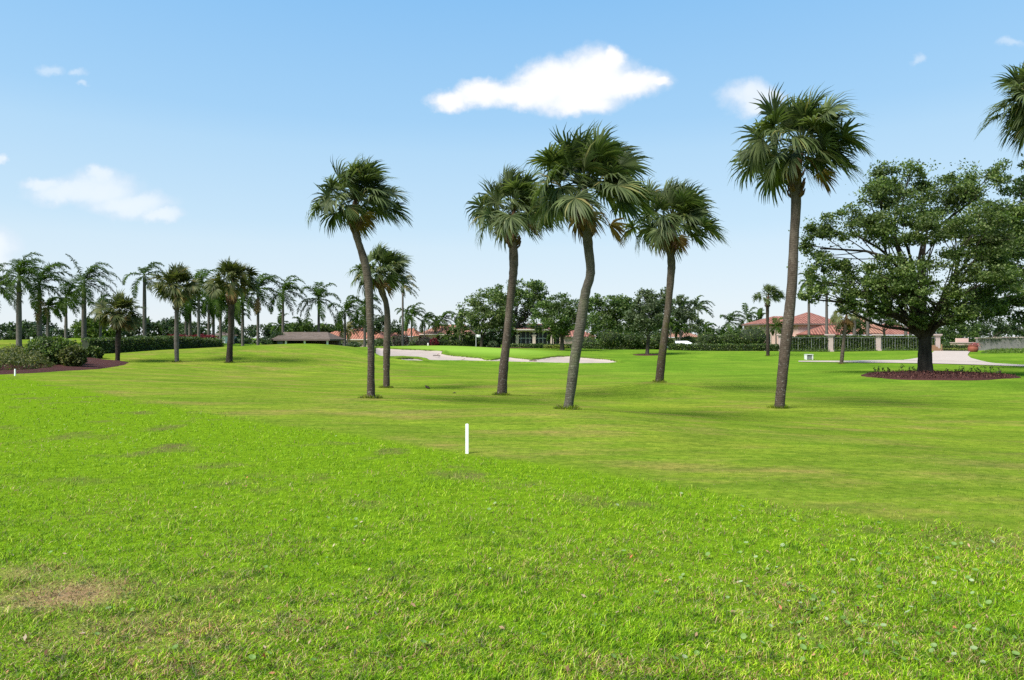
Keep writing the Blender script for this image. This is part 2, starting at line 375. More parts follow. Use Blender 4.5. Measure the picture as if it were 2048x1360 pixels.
M['bright'] = leafmat('bright_leaf', [(0, (.045, .085, .010)), (.5, (.085, .145, .015)), (1, (.15, .21, .03))], .35, .55, .25, .3, .4)
M['hedgeleaf'] = leafmat('hedge_leaf', [(0, (.020, .040, .008)), (.5, (.048, .088, .016)), (.9, (.10, .145, .024)), (1, (.17, .17, .035))], .25, .5, .9, .35, .45)
M['shrubleaf'] = leafmat('shrub_leaf', [(0, (.036, .066, .011)), (.5, (.085, .140, .024)), (.9, (.15, .21, .04)), (1, (.22, .22, .06))], .3, .5, .7, .35, .5)
M['olive'] = leafmat('olive_groundcover', [(0, (.040, .055, .014)), (.5, (.088, .112, .027)), (1, (.18, .17, .05))], .3, .55, .5, .3, .4)
M['yellowleaf'] = leafmat('yellow_green_leaf', [(0, (.08, .12, .015)), (.6, (.17, .20, .03)), (1, (.26, .25, .05))], .3, .55, .7, .3, .3)
M['redleaf'] = leafmat('red_leaf', [(0, (.06, .006, .012)), (.6, (.15, .012, .024)), (1, (.26, .03, .04))], .25, .55, .7, .3, .4)
M['plum'] = leafmat('plum_leaf', [(0, (.035, .022, .022)), (.6, (.075, .045, .042)), (1, (.11, .085, .06))], .2, .55, .7, .3, .4)
M['core'] = plain('dark_core', (.018, .026, .010), .95, .4, 4)  # solid dark green body filling the inside of the foliage
M['stucco'] = plain('cream_stucco', (.56, .45, .37), .9, .1, 1.2, .2)
M['pink'] = plain('pink_stucco', (.62, .43, .37), .9, .1, 1.0, .2)
M['pinkpale'] = plain('pale_pink_stone', (.47, .36, .33), .9, .16, 2.0, .3)
M['trim'] = plain('stone_trim', (.62, .54, .47), .85, .1, 2, .2)
M['brownfascia'] = plain('brown_fascia', (.14, .10, .085), .8, .2, 2)
M['tile'] = tile_mat('terracotta_tile', (.33, .125, .075), (.43, .19, .12), (.20, .10, .07))
M['tilered'] = tile_mat('red_barrel_tile', (.235, .092, .066), (.36, .165, .12), (.16, .07, .055))
M['tileorange'] = tile_mat('faded_tile', (.28, .13, .085), (.38, .20, .13), (.20, .115, .08))
M['shingle'] = tile_mat('brown_shingle', (.105, .080, .062), (.145, .112, .088), (.085, .066, .052), .08)
M['screen'] = glassy('dark_screen', (.022, .02, .026), .4)
M['glass'] = glassy('dark_window', (.02, .022, .028), .12)
M['stake'] = plain('stake_paint', (.86, .86, .84), .6, .04, 3, .05)
M['white'] = plain('white_paint', (.64, .64, .62), .5, .05, 3, .08)
M['greywall'] = plain('weathered_grey_wall', (.19, .18, .16), .95, .45, 1.5, .4)
M['blue'] = plain('slate_blue_wall', (.075, .085, .13), .8, .15, 2)
M['metal'] = plain('dark_railing', (.20, .21, .20), .6, .15, 4, .05)
M['rust'] = plain('rust_red_planter', (.20, .055, .03), .75, .35, 4, .3)
M['wood'] = plain('weathered_timber', (.26, .15, .085), .9, .35, 4, .4)
M['carpaint'] = plain('white_car_paint', (.75, .76, .78), .25, .03, 2, .0)
M['tyre'] = plain('tyre_rubber', (.02, .02, .02), .8, .2, 5)
M['twig'] = plain('dry_brown_debris', (.045, .03, .02), .9, .4, 12, .5)

# ------------------------------------------------------------------ palm positions (needed before the ground is meshed: each stands on its own low mound)
def spot(px, py, r=0, amp=0):
    x, y = gnd(px, py, amp)
    if amp: MOUNDS.append((x, y, r, amp))
    return x, y
PB = dict(a=spot(742,796,1.6,.10), b=spot(773,776,1.5,.08), c=spot(1003,790,1.7,.14), d=spot(1134,820,2.2,.16), e=spot(1318,764,1.55,.42), f=spot(1558,816,2.0,.08),
          g=spot(458,725,1.5,.06), h=spot(354,724), i=spot(235,722.5), j=spot(1536,712), k=spot(1682.5,728), oak=spot(1850,747,4.5,.18))
MOUNDS.append((PB['d'][0] + .6, PB['d'][1] - 1.9, 1.3, .07))

# ------------------------------------------------------------------ ground: one sheet out to the horizon
def axis(segs):
    out = []
    for a, b, d in segs: out.append(np.linspace(a, b, max(1, int(round(abs(b - a) / d))), endpoint=False))
    out.append([segs[-1][1]]); return np.concatenate(out)
bx0, bx1, by0, by1 = BBOX
xs = axis([(-2500,-400,300),(-400,-120,20),(-120,-45,2.0),(-45,-25,.6),(-25,bx0,.3),(bx0,bx1,.16),(bx1,16,.3),(16,60,.7),(60,120,2.5),(120,400,20),(400,2500,300)])
ys = axis([(-300,-20,40),(-20,2,1.5),(2,16,.16),(16,34,.25),(34,by0,.4),(by0,by1,.16),(by1,100,.7),(100,150,2.5),(150,400,20),(400,2600,300)])
GX, GY = np.meshgrid(xs, ys); gx = GX.ravel(); gy = GY.ravel()
gz = HM(gx, gy)
inb = (gx > bx0) & (gx < bx1) & (gy > by0) & (gy < by1)
bsd = np.full(len(gx), -9.0); bsd[inb] = bunker_sd(gx[inb], gy[inb])
gz = gz - .65 * ss(-.05, .14, bsd) + .15 * np.exp(-((bsd + .3) / .28) ** 2)
nx, ny = len(xs), len(ys)
ii = (np.arange(ny - 1)[:, None] * nx + np.arange(nx - 1)[None, :]).ravel()
gf = np.stack([ii, ii + 1, ii + nx + 1, ii + nx], 1)
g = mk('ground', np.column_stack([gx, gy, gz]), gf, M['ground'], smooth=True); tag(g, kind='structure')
def put_attr(o, name, vals):
    a = o.data.attributes.new(name, 'FLOAT', 'POINT'); a.data.foreach_set('value', np.asarray(vals, np.float32))
sg = S(gx, gy)
put_attr(g, 'rough', ss(.14 + .006 * np.clip(gy, 0, 60), -.14 - .006 * np.clip(gy, 0, 60), sg))
put_attr(g, 'near', 1 - ss(14, 40, sg))
put_attr(g, 'green', np.clip(np.exp(-(((gx + 4.5) / 9) ** 2 + ((gy - 79) / 7) ** 2) ** 2), 0, 1))
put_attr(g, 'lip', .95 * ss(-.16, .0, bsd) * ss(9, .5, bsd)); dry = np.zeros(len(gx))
for px, py, rx, ry, a in ((800,828,1.6,.55,.85),(860,826,1.0,.4,.7),(740,815,1.2,.4,.45),(1200,850,1.0,.6,.25),(1980,928,1.0,.5,.6),(1900,950,.8,.5,.35),(1640,880,1.4,.5,.25),(140,1190,.45,.32,.9),(40,1150,.4,.25,.5),(300,1250,.5,.25,.5),(1085,722,0.1,.1,0)):
    cx, cy = gnd(px, py); dry = np.maximum(dry, a * np.exp(-(((gx - cx) / rx) ** 2 + ((gy - cy) / ry) ** 2)))
put_attr(g, 'dry', dry)

# sand in the bunkers: its own sheet, sunk below the turf lip
sx = np.arange(bx0, bx1, .22); sy = np.arange(by0, by1, .22); SX, SY = np.meshgrid(sx, sy); px_, py_ = SX.ravel(), SY.ravel()
sd = bunker_sd(px_, py_)
sz = HM(px_, py_) - .17 * ss(-.1, .35, sd) - .06 * ss(.4, 3, sd) + .02 * np.sin(px_ * 3 + py_ * 1.7) * np.sin(py_ * 2.3)
nx, ny = len(sx), len(sy); ii = (np.arange(ny - 1)[:, None] * nx + np.arange(nx - 1)[None, :]).ravel()
sf = np.stack([ii, ii + 1, ii + nx + 1, ii + nx], 1)
ok = (sd[sf] > -.02).any(1); sf = sf[ok]
used = np.unique(sf); remap = np.zeros(len(px_), int); remap[used] = np.arange(len(used))
tag(mk('bunker_sand', np.column_stack([px_, py_, sz])[used], remap[sf], M['sand'], smooth=True), kind='structure')

def drape(name, outline, mat, off=.03, crown=0.0, rings=10, n=90, rough_edge=0.0):
    P = np.array([gnd(*p) for p in outline]); Pc = np.vstack([P, P[:1]])
    L = np.r_[0, np.cumsum(np.hypot(*np.diff(Pc, axis=0).T))]; t = np.linspace(0, L[-1], n, endpoint=False)
    B = np.column_stack([np.interp(t, L, Pc[:, 0]), np.interp(t, L, Pc[:, 1])]); c = B.mean(0)
    B = B + nrm(B - c) * rng.normal(0, rough_edge, (n, 1)) if rough_edge else B
    V = []; Fc = []
    for r in range(rings + 1):
        f = 1 - r / (rings + .5); q = c + (B - c) * f
        V.append(np.column_stack([q, HM(q[:, 0], q[:, 1]) + (off if r else -.05) + crown * (1 - f ** 2)]))
        if r:
            for j in range(n): j2 = (j + 1) % n; Fc.append(((r-1)*n+j, (r-1)*n+j2, r*n+j2, r*n+j))
    Fc.append(tuple(range(rings*n, rings*n+n)))
    return tag(mk(name, np.concatenate(V), Fc, mat, smooth=True), kind='structure')
drape('mulch_bed', [(-60,752),(0,750),(60,747.5),(130,742.5),(200,739),(240,733.5),(262,728),(266,725),(255,722.5),(235,721),(212,719),(190,714.5),(172,711.5),(120,708),(40,712),(-60,716)], M['mulch'], .05, .1, rough_edge=.05)
ox, oy = PB['oak']
def ring_bed(name, cx, cy, rx, ry, mat, off, crown):
    a = np.linspace(0, 2*math.pi, 80, endpoint=False); V = []; Fc = []; n = 80
    wob = 1 + .05 * np.sin(a * 3 + 1) + .03 * np.sin(a * 7) + rng.normal(0, .008, n)
    for r, f in enumerate((1.0, .985, .9, .75, .6, .45, .3, .15, .04)):
        x = cx + rx * f * np.cos(a) * wob; y = cy + ry * f * np.sin(a) * wob
        V.append(np.column_stack([x, y, HM(x, y) + (off if r else -.05) + crown * (1 - f ** 2)]))
        if r:
            for j in range(n): j2 = (j+1) % n; Fc.append(((r-1)*n+j, (r-1)*n+j2, r*n+j2, r*n+j))
    Fc.append(tuple(range(8*n, 9*n))); tag(mk(name, np.concatenate(V), Fc, mat, smooth=True), kind='structure')
ring_bed('mulch_ring', ox - .35, oy - 2.0, 4.35, 3.3, M['mulch'], .05, .10)
tx, ty = gnd(1294, 710); ring_bed('mulch_ring', tx, ty, 1.6, 1.2, M['mulch'], .04, .05)
bxm, bym = gnd(985, 697.5); ring_bed('mulch_bed', -3.4, 96, 6.5, 2.4, M['mulch'], .05, .12)

def chips(label, cx, cy, rx, ry, n, seed):
    r = np.random.default_rng(seed); a = r.uniform(0, 2*math.pi, n); q = np.sqrt(r.uniform(0, 1, n)) * .97; x = cx + rx * q * np.cos(a); y = cy + ry * q * np.sin(a)
    V, Fq = leaves(np.column_stack([x, y, HM(x, y) + .07 + .09 * (1 - q ** 2) + r.uniform(0, .02, n)]), .11, r, 3, 0, .2)
    tag(mk('mulch_chips', V, Fq, M['chip']), label, 'mulch', kind='stuff')
M['chip'] = leafmat('mulch_chip', [(0, (.02, .008, .007)), (.6, (.07, .028, .024)), (.95, (.14, .065, .05)), (1, (.24, .14, .10))], 0, .9, 1, .1, .25)
chips('loose bark chips on the ring of mulch under the oak', ox - .35, oy - 2.0, 4.2, 3.15, 8000, 15)
def ribbon(name, top, bot, mat, off, rows=5, n=60):
    T = np.array([gnd(*p) for p in top]); B = np.array([gnd(*p) for p in bot]); V = []; Fc = []
    def res(P):
        L = np.r_[0, np.cumsum(np.hypot(*np.diff(P, axis=0).T))]; t = np.linspace(0, L[-1], n); return np.column_stack([np.interp(t, L, P[:, 0]), np.interp(t, L, P[:, 1])])
    T, B = res(T), res(B)
    for r in range(rows):
        q = B + (T - B) * r / (rows - 1); V.append(np.column_stack([q, HM(q[:, 0], q[:, 1]) + off]))
        if r:
            for j in range(n - 1): Fc.append(((r-1)*n+j, (r-1)*n+j+1, r*n+j+1, r*n+j))
    return tag(mk(name, np.concatenate(V), Fc, mat, smooth=True), kind='structure')
ribbon('cart_path', [(1597,722.3),(1700,722.2),(1785,720.8),(1850,719),(1938,719),(1960,722),(1990,727),(2048,730.3),(2120,733)], [(1597,724.2),(1700,725.2),(1785,726.3),(1850,727.5),(1938,729.6),(1960,730.4),(1990,731.5),(2048,733.6),(2120,737)], M['path'], .045)
ribbon('driveway', [(1868,702.6),(1866,705),(1856,710),(1838,716),(1800,721)], [(1943,702.6),(1938,706),(1935,711),(1942,717),(1975,725)], M['path'], .06, rows=14)

# ------------------------------------------------------------------ lawn blades (long grass in front, short turf behind its edge)
def blade_mat(name, green, dryc, patch, transl=.22, tuft=9):
    m, t, out = newmat(name); k = N(t); o = k.obj()
    rnd = k.new('ShaderNodeNewGeometry').outputs['Random Per Island']
    c = k.ramp(rnd, green)
    d = k.attr('thatch').outputs['Fac']
    sel = k.math('LESS_THAN', k.math('FRACT', k.math('MULTIPLY', rnd, 37.7)), d)
    c = k.mix(sel, c, k.ramp(k.math('FRACT', k.math('MULTIPLY', rnd, 91.3)), dryc))
    c = k.mix(1.0, c, k.ramp(k.noise(tuft, 3, .6), [(.32, (.30, .42, .45)), (.5, (1, 1, 1)), (.7, (1.22, 1.12, 1.0))]), 'MULTIPLY')  # tuft to tuft colour; its dark end paints the shade between tufts
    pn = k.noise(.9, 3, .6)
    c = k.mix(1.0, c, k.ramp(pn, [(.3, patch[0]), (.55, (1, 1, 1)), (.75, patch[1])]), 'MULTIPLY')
    p = k.new('ShaderNodeBsdfPrincipled'); k.put(p.inputs['Base Color'], c); p.inputs['Roughness'].default_value = .5; p.inputs['Specular IOR Level'].default_value = .15
    tr = k.new('ShaderNodeBsdfTranslucent'); k.put(tr.inputs[0], c); mx = k.new('ShaderNodeMixShader'); mx.inputs[0].default_value = transl
    t.links.new(p.outputs[0], mx.inputs[1]); t.links.new(tr.outputs[0], mx.inputs[2]); t.links.new(mx.outputs[0], out.inputs[0]); return m
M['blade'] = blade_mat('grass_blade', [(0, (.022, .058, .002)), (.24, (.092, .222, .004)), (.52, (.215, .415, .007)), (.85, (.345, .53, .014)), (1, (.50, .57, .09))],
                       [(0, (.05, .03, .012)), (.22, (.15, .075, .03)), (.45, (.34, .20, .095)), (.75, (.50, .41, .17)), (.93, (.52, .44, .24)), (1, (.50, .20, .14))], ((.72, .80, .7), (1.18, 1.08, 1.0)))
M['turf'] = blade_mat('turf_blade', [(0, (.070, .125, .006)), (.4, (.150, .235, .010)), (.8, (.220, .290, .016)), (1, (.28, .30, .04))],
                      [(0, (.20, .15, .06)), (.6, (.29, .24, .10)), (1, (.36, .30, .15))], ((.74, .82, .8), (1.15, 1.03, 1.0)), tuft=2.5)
# thin, straw-littered places in the long grass (photo pixel, radii in metres, strength)
THIN = [(gnd(140,1190), .5, .4, .98),(gnd(230,1260), .7, .35, .6),(gnd(60,1200), .5, .3, .75),(gnd(60,1140), .35, .3, .6),(gnd(330,1290), .5, .3, .7),(gnd(560,1250), .4, .3, .5),(gnd(30,1300), .5, .3, .6),(gnd(450,1150), .5, .35, .45),(gnd(150,1030), .5, .4, .55),(gnd(560,1100), .5, .4, .4),(gnd(240,1000), .8, .5, .4),(gnd(60,890), 1.8, 1.0, .4),(gnd(1250,1330), .35, .2, .6),(gnd(900,1300), .4, .25, .45),(gnd(700,1330), .5, .2, .6),(gnd(1550,1170), .5, .3, .35),(gnd(150,800), 3, 2, .3),(gnd(380,1340),.5,.2,.6)]
def thatch(x, y):
    t = np.full(len(x), .07) + .15 * ss(9.5, 4.5, y)
    for (cx, cy), rx, ry, a in THIN: t = np.maximum(t, a * np.exp(-(((x - cx) / rx) ** 2 + ((y - cy) / ry) ** 2)))
    t = t + .16 * np.sin(x * 2.1 + 1.3 * np.sin(y * 1.7)) * np.sin(y * 2.6 + .8 * np.sin(x * 2.9)) * (y < 12)
    return np.clip(t, .02, .95)
def blades(name, n, pyr, long, seed, mat, hgt, wid, label, dens_pow=1.0):
    r = np.random.default_rng(seed)
    px = r.uniform(-220, 2270, n); py = pyr[0] + (pyr[1] - pyr[0]) * r.uniform(0, 1, n) ** dens_pow
    y = CH * F / (py - YH)
    for _ in range(6): y = (CH - HM((px - 1024) / F * y, y)) * F / (py - YH)
    x = (px - 1024) / F * y; s = S(x, y)
    edge = .16 * np.sin(x * .9 + y * .5) + .10 * np.sin(x * 5 + y * 3) + .06 * np.sin(x * 11.3 - y * 7)
    keep = (s < edge + r.normal(0, .05 + .006 * y, n)) if long else ((s > edge - .05) & (s < 15))
    x, y = x[keep], y[keep]; n = len(x); z = HM(x, y)
    th = thatch(x, y) if long else np.clip(.10 + .12 * np.sin(x * .9 + 2) * np.sin(y * .7), .03, .4)
    pxm = y / F * 2                                                     # one picture pixel in metres
    tuft = .75 + .35 * np.sin(x * 7.3 + 2 * np.sin(y * 5.1)) * np.sin(y * 8.9 + 1.7 * np.sin(x * 4.7))
    keepd = r.uniform(0, 1, n) > (np.clip(th - .5, 0, 1) * 1.1 if long else 0)
    h = keepd * hgt * (.28 + 1.5 * r.uniform(0, 1, n) ** 2) * (tuft if long else 1) * (1 - .45 * th); w = np.maximum(wid * r.uniform(.6, 1.3, n), pxm * .36)
    az = r.uniform(0, 2*math.pi, n); lean = np.abs(r.normal(.55, .4, n)) + .7 * th
    D = np.column_stack([np.cos(az) * lean + .22, np.sin(az) * lean, np.ones(n)]); D = nrm(D)
    fa = az + r.normal(0, .8, n); sd_ = np.column_stack([-np.sin(fa), np.cos(fa), np.zeros(n)])
    B = np.column_stack([x, y, z - .004]); hh = h[:, None]; ww = w[:, None]
    mid = B + D * hh * .55; D2 = nrm(D + np.column_stack([np.cos(az) * lean * .9 + .25, np.sin(az) * lean * .9, -.35 * np.ones(n)])); tip = mid + D2 * hh * .6
    V = np.stack([B - sd_ * ww * .5, B + sd_ * ww * .5, mid + sd_ * ww * .42, mid - sd_ * ww * .42, tip + sd_ * ww * .06, tip - sd_ * ww * .06], 1).reshape(-1, 3)
    b = np.arange(n)[:, None] * 6; Fc = np.concatenate([b + np.array([[0,1,2,3]]), b + np.array([[3,2,4,5]])])
    o = mk(name, V, Fc, mat); put_attr(o, 'thatch', np.repeat(th, 6)); tag(o, label, 'grass', kind='stuff'); return o
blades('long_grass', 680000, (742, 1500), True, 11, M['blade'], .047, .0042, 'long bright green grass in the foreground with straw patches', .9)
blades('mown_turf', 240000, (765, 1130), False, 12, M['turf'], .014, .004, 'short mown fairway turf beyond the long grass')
def base_tufts(seed=21):
    r = np.random.default_rng(seed); V = []; n = 520
    for key, (bx, by) in PB.items():
        rr = .62 if key == 'oak' else .16; a = r.uniform(0, 2*math.pi, n); q = rr + np.abs(r.normal(0, .09, n)) + (.35 if key == 'oak' else 0) * 0; x = bx + q * np.cos(a); y = by + q * np.sin(a); z = HM(x, y) - .02
        if key in ('oak', 'i'): continue
        h = (r.uniform(.05, .16, n) * np.exp(-(q - rr) * 3))[:, None]; w = .012; d = np.column_stack([np.cos(a) * .35 + r.normal(0, .25, n), np.sin(a) * .35 + r.normal(0, .25, n), np.ones(n)]); f = r.uniform(0, 6.28, n); sd_ = np.column_stack([-np.sin(f), np.cos(f), np.zeros(n)]) * w
        B = np.column_stack([x, y, z]); V.append(np.stack([B - sd_, B + sd_, B + d * h + sd_ * .2, B + d * h - sd_ * .2], 1).reshape(-1, 3))
    V = np.concatenate(V); o = mk('base_grass', V, np.arange(len(V)).reshape(-1, 4), M['turf']); put_attr(o, 'thatch', np.full(len(V), .2))
    tag(o, 'untrimmed grass tufts round the feet of the fairway palms', 'grass', kind='stuff')
base_tufts()
def discs(name, spots, mat, label, size, cup, seed, n=9):
    r = np.random.default_rng(seed); V = []; Fc = []; c = 0; a = np.linspace(0, 2*math.pi, n, endpoint=False)
    for x, y in spots:
        rad = size * r.uniform(.55, 1.2); nn = nrm(np.array([r.normal(0, .35), r.normal(0, .35) - .15, 1])); u = nrm(np.cross(nn, [0, 1, .1])); w = np.cross(nn, u)
        ce = np.array([x, y, HM(x, y) + r.uniform(.022, .05)])
        V += [ce - nn * cup * rad] + list(ce + rad * (np.cos(a)[:, None] * u + (np.sin(a) * r.uniform(.75, 1))[:, None] * w))
        Fc += [(c, c + 1 + j, c + 1 + (j + 1) % n) for j in range(n)]; c += n + 1
    o = mk(name, V, Fc, mat); return tag(o, label, 'ground cover', kind='stuff')
def scatter_px(n, box, seed, power=1):
    r = np.random.default_rng(seed); out = []
    while len(out) < n:
        px = r.uniform(box[0], box[2]); py = box[1] + (box[3] - box[1]) * r.uniform() ** power; p = gnd(px, py)
        if S(*p) < -.15: out.append(p)
    return out
M['penny'] = leafmat('pennywort_leaf', [(0, (.10, .19, .03)), (.6, (.17, .27, .07)), (1, (.30, .36, .20))], .2, .5, 2, .15, .2)
M['litter'] = leafmat('fallen_leaf', [(0, (.16, .07, .03)), (.5, (.30, .19, .10)), (.8, (.42, .33, .22)), (1, (.45, .12, .03))], .1, .6, 2, .3, .2)
discs('pennywort', scatter_px(120, (1480, 1000, 2060, 1340), 3) + scatter_px(70, (1150, 960, 2060, 1345), 4) + scatter_px(45, (100, 950, 1200, 1345), 5) + scatter_px(40, (60, 810, 700, 900), 8), M['penny'], 'small round pale pennywort leaves scattered through the long grass', .017, .25, 3)
P = scatter_px(420, (0, 960, 2048, 1355), 6); P = np.array([[x, y, HM(x, y) + .02] for x, y in P])
V, Fq = leaves(P, .035, np.random.default_rng(5), 1.2, 0, .22); tag(mk('fallen_leaves', V, Fq, M['litter']), 'dry brown leaf litter lying in the foreground grass', 'leaf litter', kind='stuff')

# ------------------------------------------------------------------ palms
WIND = np.array([1., .15, 0])
def fan_leaves(C, Rr, n, seed, segs=26, wind=.35, lo=-28, sq=(1, 1), skip=0.0, dead=False):
    r = np.random.default_rng(seed); VV = []; FF = []; c = 0; st = MB()
    for i in range(n):
        t = (i + .5) / n
        el = R(82 - (82 - lo) * t ** .85) + r.normal(0, .10); az = i * 2.39996 + r.normal(0, .25)
        if dead: el = R(r.uniform(-75, -30))
        if r.uniform() < skip: continue
        d = np.array([math.cos(el) * math.cos(az), math.cos(el) * math.sin(az), math.sin(el)]) + WIND * wind * .4; d = nrm(d)
        d = d * np.array([sq[0], sq[0], sq[1]])
        Lp = Rr * r.uniform(.34, .80); lift = max(0, math.sin(el)); p1 = C + d * Lp * (1 - .30 * lift) + np.array([0, 0, -.05 * Rr * math.cos(el)])
        pm = (C + p1) / 2 + np.array([0, 0, .05 * Rr]); st.tube([C + d * .02, pm, p1], [.022, .018, .012], 4, cap=False)
        a = nrm(d + np.array([0, 0, (-.22 - .34 * r.uniform()) * (1 - .75 * lift)]) + WIND * wind * .75)
        s = np.cross(a, [0, 0, 1]); s = nrm(s) if np.linalg.norm(s) > .05 else np.array([0, 1., 0])
        ro = r.normal(0, .6); nn = np.cross(s, a); s, nn = s * math.cos(ro) + nn * math.sin(ro), nn * math.cos(ro) - s * math.sin(ro)
        th = np.linspace(-2.0, 2.0, segs) + r.normal(0, .03, segs); fold = R(28)
        D = np.cos(th)[:, None] * a + np.sin(th)[:, None] * s * math.cos(fold) + np.abs(np.sin(th))[:, None] * nn * math.sin(fold); D = nrm(D)
        L = (Rr * .50 * (1 - .15 * lift) * (1 - .30 * (th / 2.0) ** 2) * r.uniform(.82, 1.12, segs))[:, None]
        Wd = nrm(np.cross(D, nn)); wseg = Rr * .62 / segs * r.uniform(.7, 1.2, (segs, 1))
        base = p1 + D * .01; pts = [base]; cur = D
        for kk, (dr, ln) in enumerate(((.14, .40), (.40, .33), (.62, .30))):
            cur = nrm(cur + np.array([0, 0, -1.]) * dr * (1.15 - .75 * lift) * r.uniform(.5, 1.5, (segs, 1)) + WIND * wind * (.25 + .35 * kk) * r.uniform(.5, 1.5, (segs, 1)))
            pts.append(pts[-1] + cur * L * ln)
        ws = (.35, 1.0, .62, .06); rows = []
        for pnt, w in zip(pts, ws): rows += [pnt - Wd * wseg * w, pnt + Wd * wseg * w]
        V = np.stack(rows, 1).reshape(-1, 3); b = c + np.arange(segs)[:, None] * 8
        FF.append(np.concatenate([b + np.array([[0,1,3,2]]), b + np.array([[2,3,5,4]]), b + np.array([[4,5,7,6]])])); VV.append(V); c += len(V)
    return np.concatenate(VV), np.concatenate(FF), st
def join_np(V, Fc, mb):
    V2 = np.concatenate(mb.v); F2 = [tuple(i + len(V) for i in f) for f in mb.f if len(f) == 4]
    return np.vstack([V, V2]), np.vstack([Fc, np.array(F2)])
def fan_palm(base, pts, wid, Rr, crown, label, group, seed, n=42, segs=26, mat='fan', tmat='ptrunk', wind=.35, lo=-28, dead=5, sq=(1, 1), skip=0.0, flare=1.25):
    """pts: trunk line in photo pixels at the palm's own distance; wid: trunk width in photo pixels; Rr: crown radius in metres"""
    x, y = base; z = float(HM(x, y)); m = y / F
    o = thing('cabbage_palm', (x, y, z), label, 'palm tree', group)
    P = [np.array([x, y, z - .15])] + [at(px, py, y) for px, py in pts]; P = spline(P, 46); k = len(P); t = np.linspace(0, 1, k)
    r0 = wid * m / 2; rad = r0 * (1 + (flare - 1) * np.exp(-t * 14) + .10 * np.sin(t * 9 + seed) + .22 * ss(.9, 1, t)) * (1 + rng.normal(0, .025, k))
    mb = MB(); mb.tube(P, rad, 16, jit=.02); mb.build('trunk', M[tmat], o, True)
    C = at(*crown, y) if crown else P[-1]
    top = P[-1]; 
    # old leaf bases ragged round the top of the trunk
    bb = MB()
    for q in range(22):
        a = q * 2.4; tt = 1 - .10 * rng.uniform(); pt = P[int(tt * (k - 1))]; d = np.array([math.cos(a), math.sin(a), 0])
        bb.tube([pt + d * r0 * .7, pt + d * r0 * 1.5 + np.array([0, 0, .12]), pt + d * r0 * 1.9 + np.array([0, 0, .30])], [.045, .04, .02], 5)
    bb.tube([top - np.array([0, 0, .1]), (top + C) / 2, C], [r0 * 1.15, r0 * 1.0, r0 * .4], 8)
    bb.build('leaf_bases', M['boot'], o, True)
    V, Fc, st = fan_leaves(C, Rr, n, seed, segs, wind, lo, sq, skip); V, Fc = join_np(V, Fc, st)
    mk('crown', V, Fc, M[mat], o)
    if dead:
        V, Fc, st = fan_leaves(C - np.array([0, 0, .12 * Rr]), Rr * .72, dead, seed + 50, max(12, segs - 8), wind, -60, dead=True); V, Fc = join_np(V, Fc, st)
        mk('dead_fronds', V, Fc, M['dead'], o)
    return o
G1 = 'cabbage palms in the open fairway'
fan_palm(PB['a'], [(742,740),(742,690),(740,630),(738,580),(732,535),(722,500),(712,470),(706,446)], 15, 1.46, (712,396), 'wind-swept cabbage palm with the most strongly curved trunk, standing in front of a shorter palm', G1, 3, n=56, segs=34, dead=2, wind=.38)
fan_palm(PB['b'], [(773,730),(774,680),(775,640),(772,606),(764,585),(759,568)], 12.5, 1.55, (762,545), 'shorter cabbage palm right behind the curved palm, with loose trailing fronds', G1, 5, n=42, segs=26, dead=3, wind=.35, skip=.1)
fan_palm(PB['c'], [(1007,740),(1012,690),(1018,630),(1023,580),(1027,540),(1027,505),(1024,474)], 16.5, 1.92, (1028,416), 'cabbage palm with a dark brown trunk leaning slightly, its crown touching the tallest middle palm', G1, 7, n=50, segs=32, dead=2, wind=.3)
fan_palm(PB['d'], [(1143,770),(1150,716),(1163,637),(1171,585),(1181,545),(1176,490),(1168,420)], 19.5, 1.66, (1170,372), 'cabbage palm with an s-bent lichen-grey trunk, tallest of the middle three', G1, 11, n=58, segs=34, dead=3, tmat='ptrunk_green', wind=.32)
fan_palm(PB['e'], [(1323,720),(1330,665),(1336,615),(1341,560),(1343,525),(1338,492)], 14.5, 2.25, (1344,436), 'mossy-trunked cabbage palm standing on its own raised grass mound', G1, 13, n=54, segs=32, dead=3, tmat='ptrunk_moss', wind=.36)
fan_palm(PB['f'], [(1563,770),(1570,700),(1577,640),(1584,570),(1588,480),(1592,410),(1590,352)], 19.5, 2.12, (1602,288), 'tallest cabbage palm, its long straight trunk between the mound palm and the oak', G1, 17, n=58, segs=34, lo=-38, dead=1, wind=.3)
G2 = 'cabbage palms on the grassy knoll'
fan_palm(PB['g'], [(460,690),(462,645),(463,600)], 11, 1.75, (466,560), 'full-crowned cabbage palm with a dark trunk on the grassy knoll', G2, 19, n=48, segs=22, mat='fan2', tmat='ptrunk_dark', dead=3, wind=.15)
fan_palm(PB['h'], [(353,690),(353,650),(354,610)], 8.5, 1.8, (352,572), 'cabbage palm with a pale grey trunk, between the mulch bed palm and the knoll palm', G2, 23, n=46, segs=22, mat='fan2', tmat='rtrunk', dead=2, wind=.15)
fan_palm(PB['i'], [(236,690),(237,660),(237,645)], 9, 1.68, (238,625), 'short cabbage palm with tan dead fronds standing in the dark mulch bed', G2, 29, n=36, segs=20, mat='fan2', tmat='ptrunk_dark', dead=9, wind=.15, lo=-35)
fan_palm(PB['j'], [(1535.5,680),(1535,640),(1535,606)], 6, 1.65, (1537,590), 'small dark-trunked cabbage palm beyond the fairway, beside the tallest palm trunk', G1, 31, n=34, segs=20, tmat='ptrunk_dark', dead=0, wind=.4)
fan_palm(PB['k'], [(1685,705),(1689,670),(1692,645)], 6.5, 1.65, (1693,628), 'thin leaning cabbage palm with brown hanging fronds in front of the ivy fence', G1, 37, n=26, segs=20, mat='fan2', dead=10, wind=.3, lo=-30)
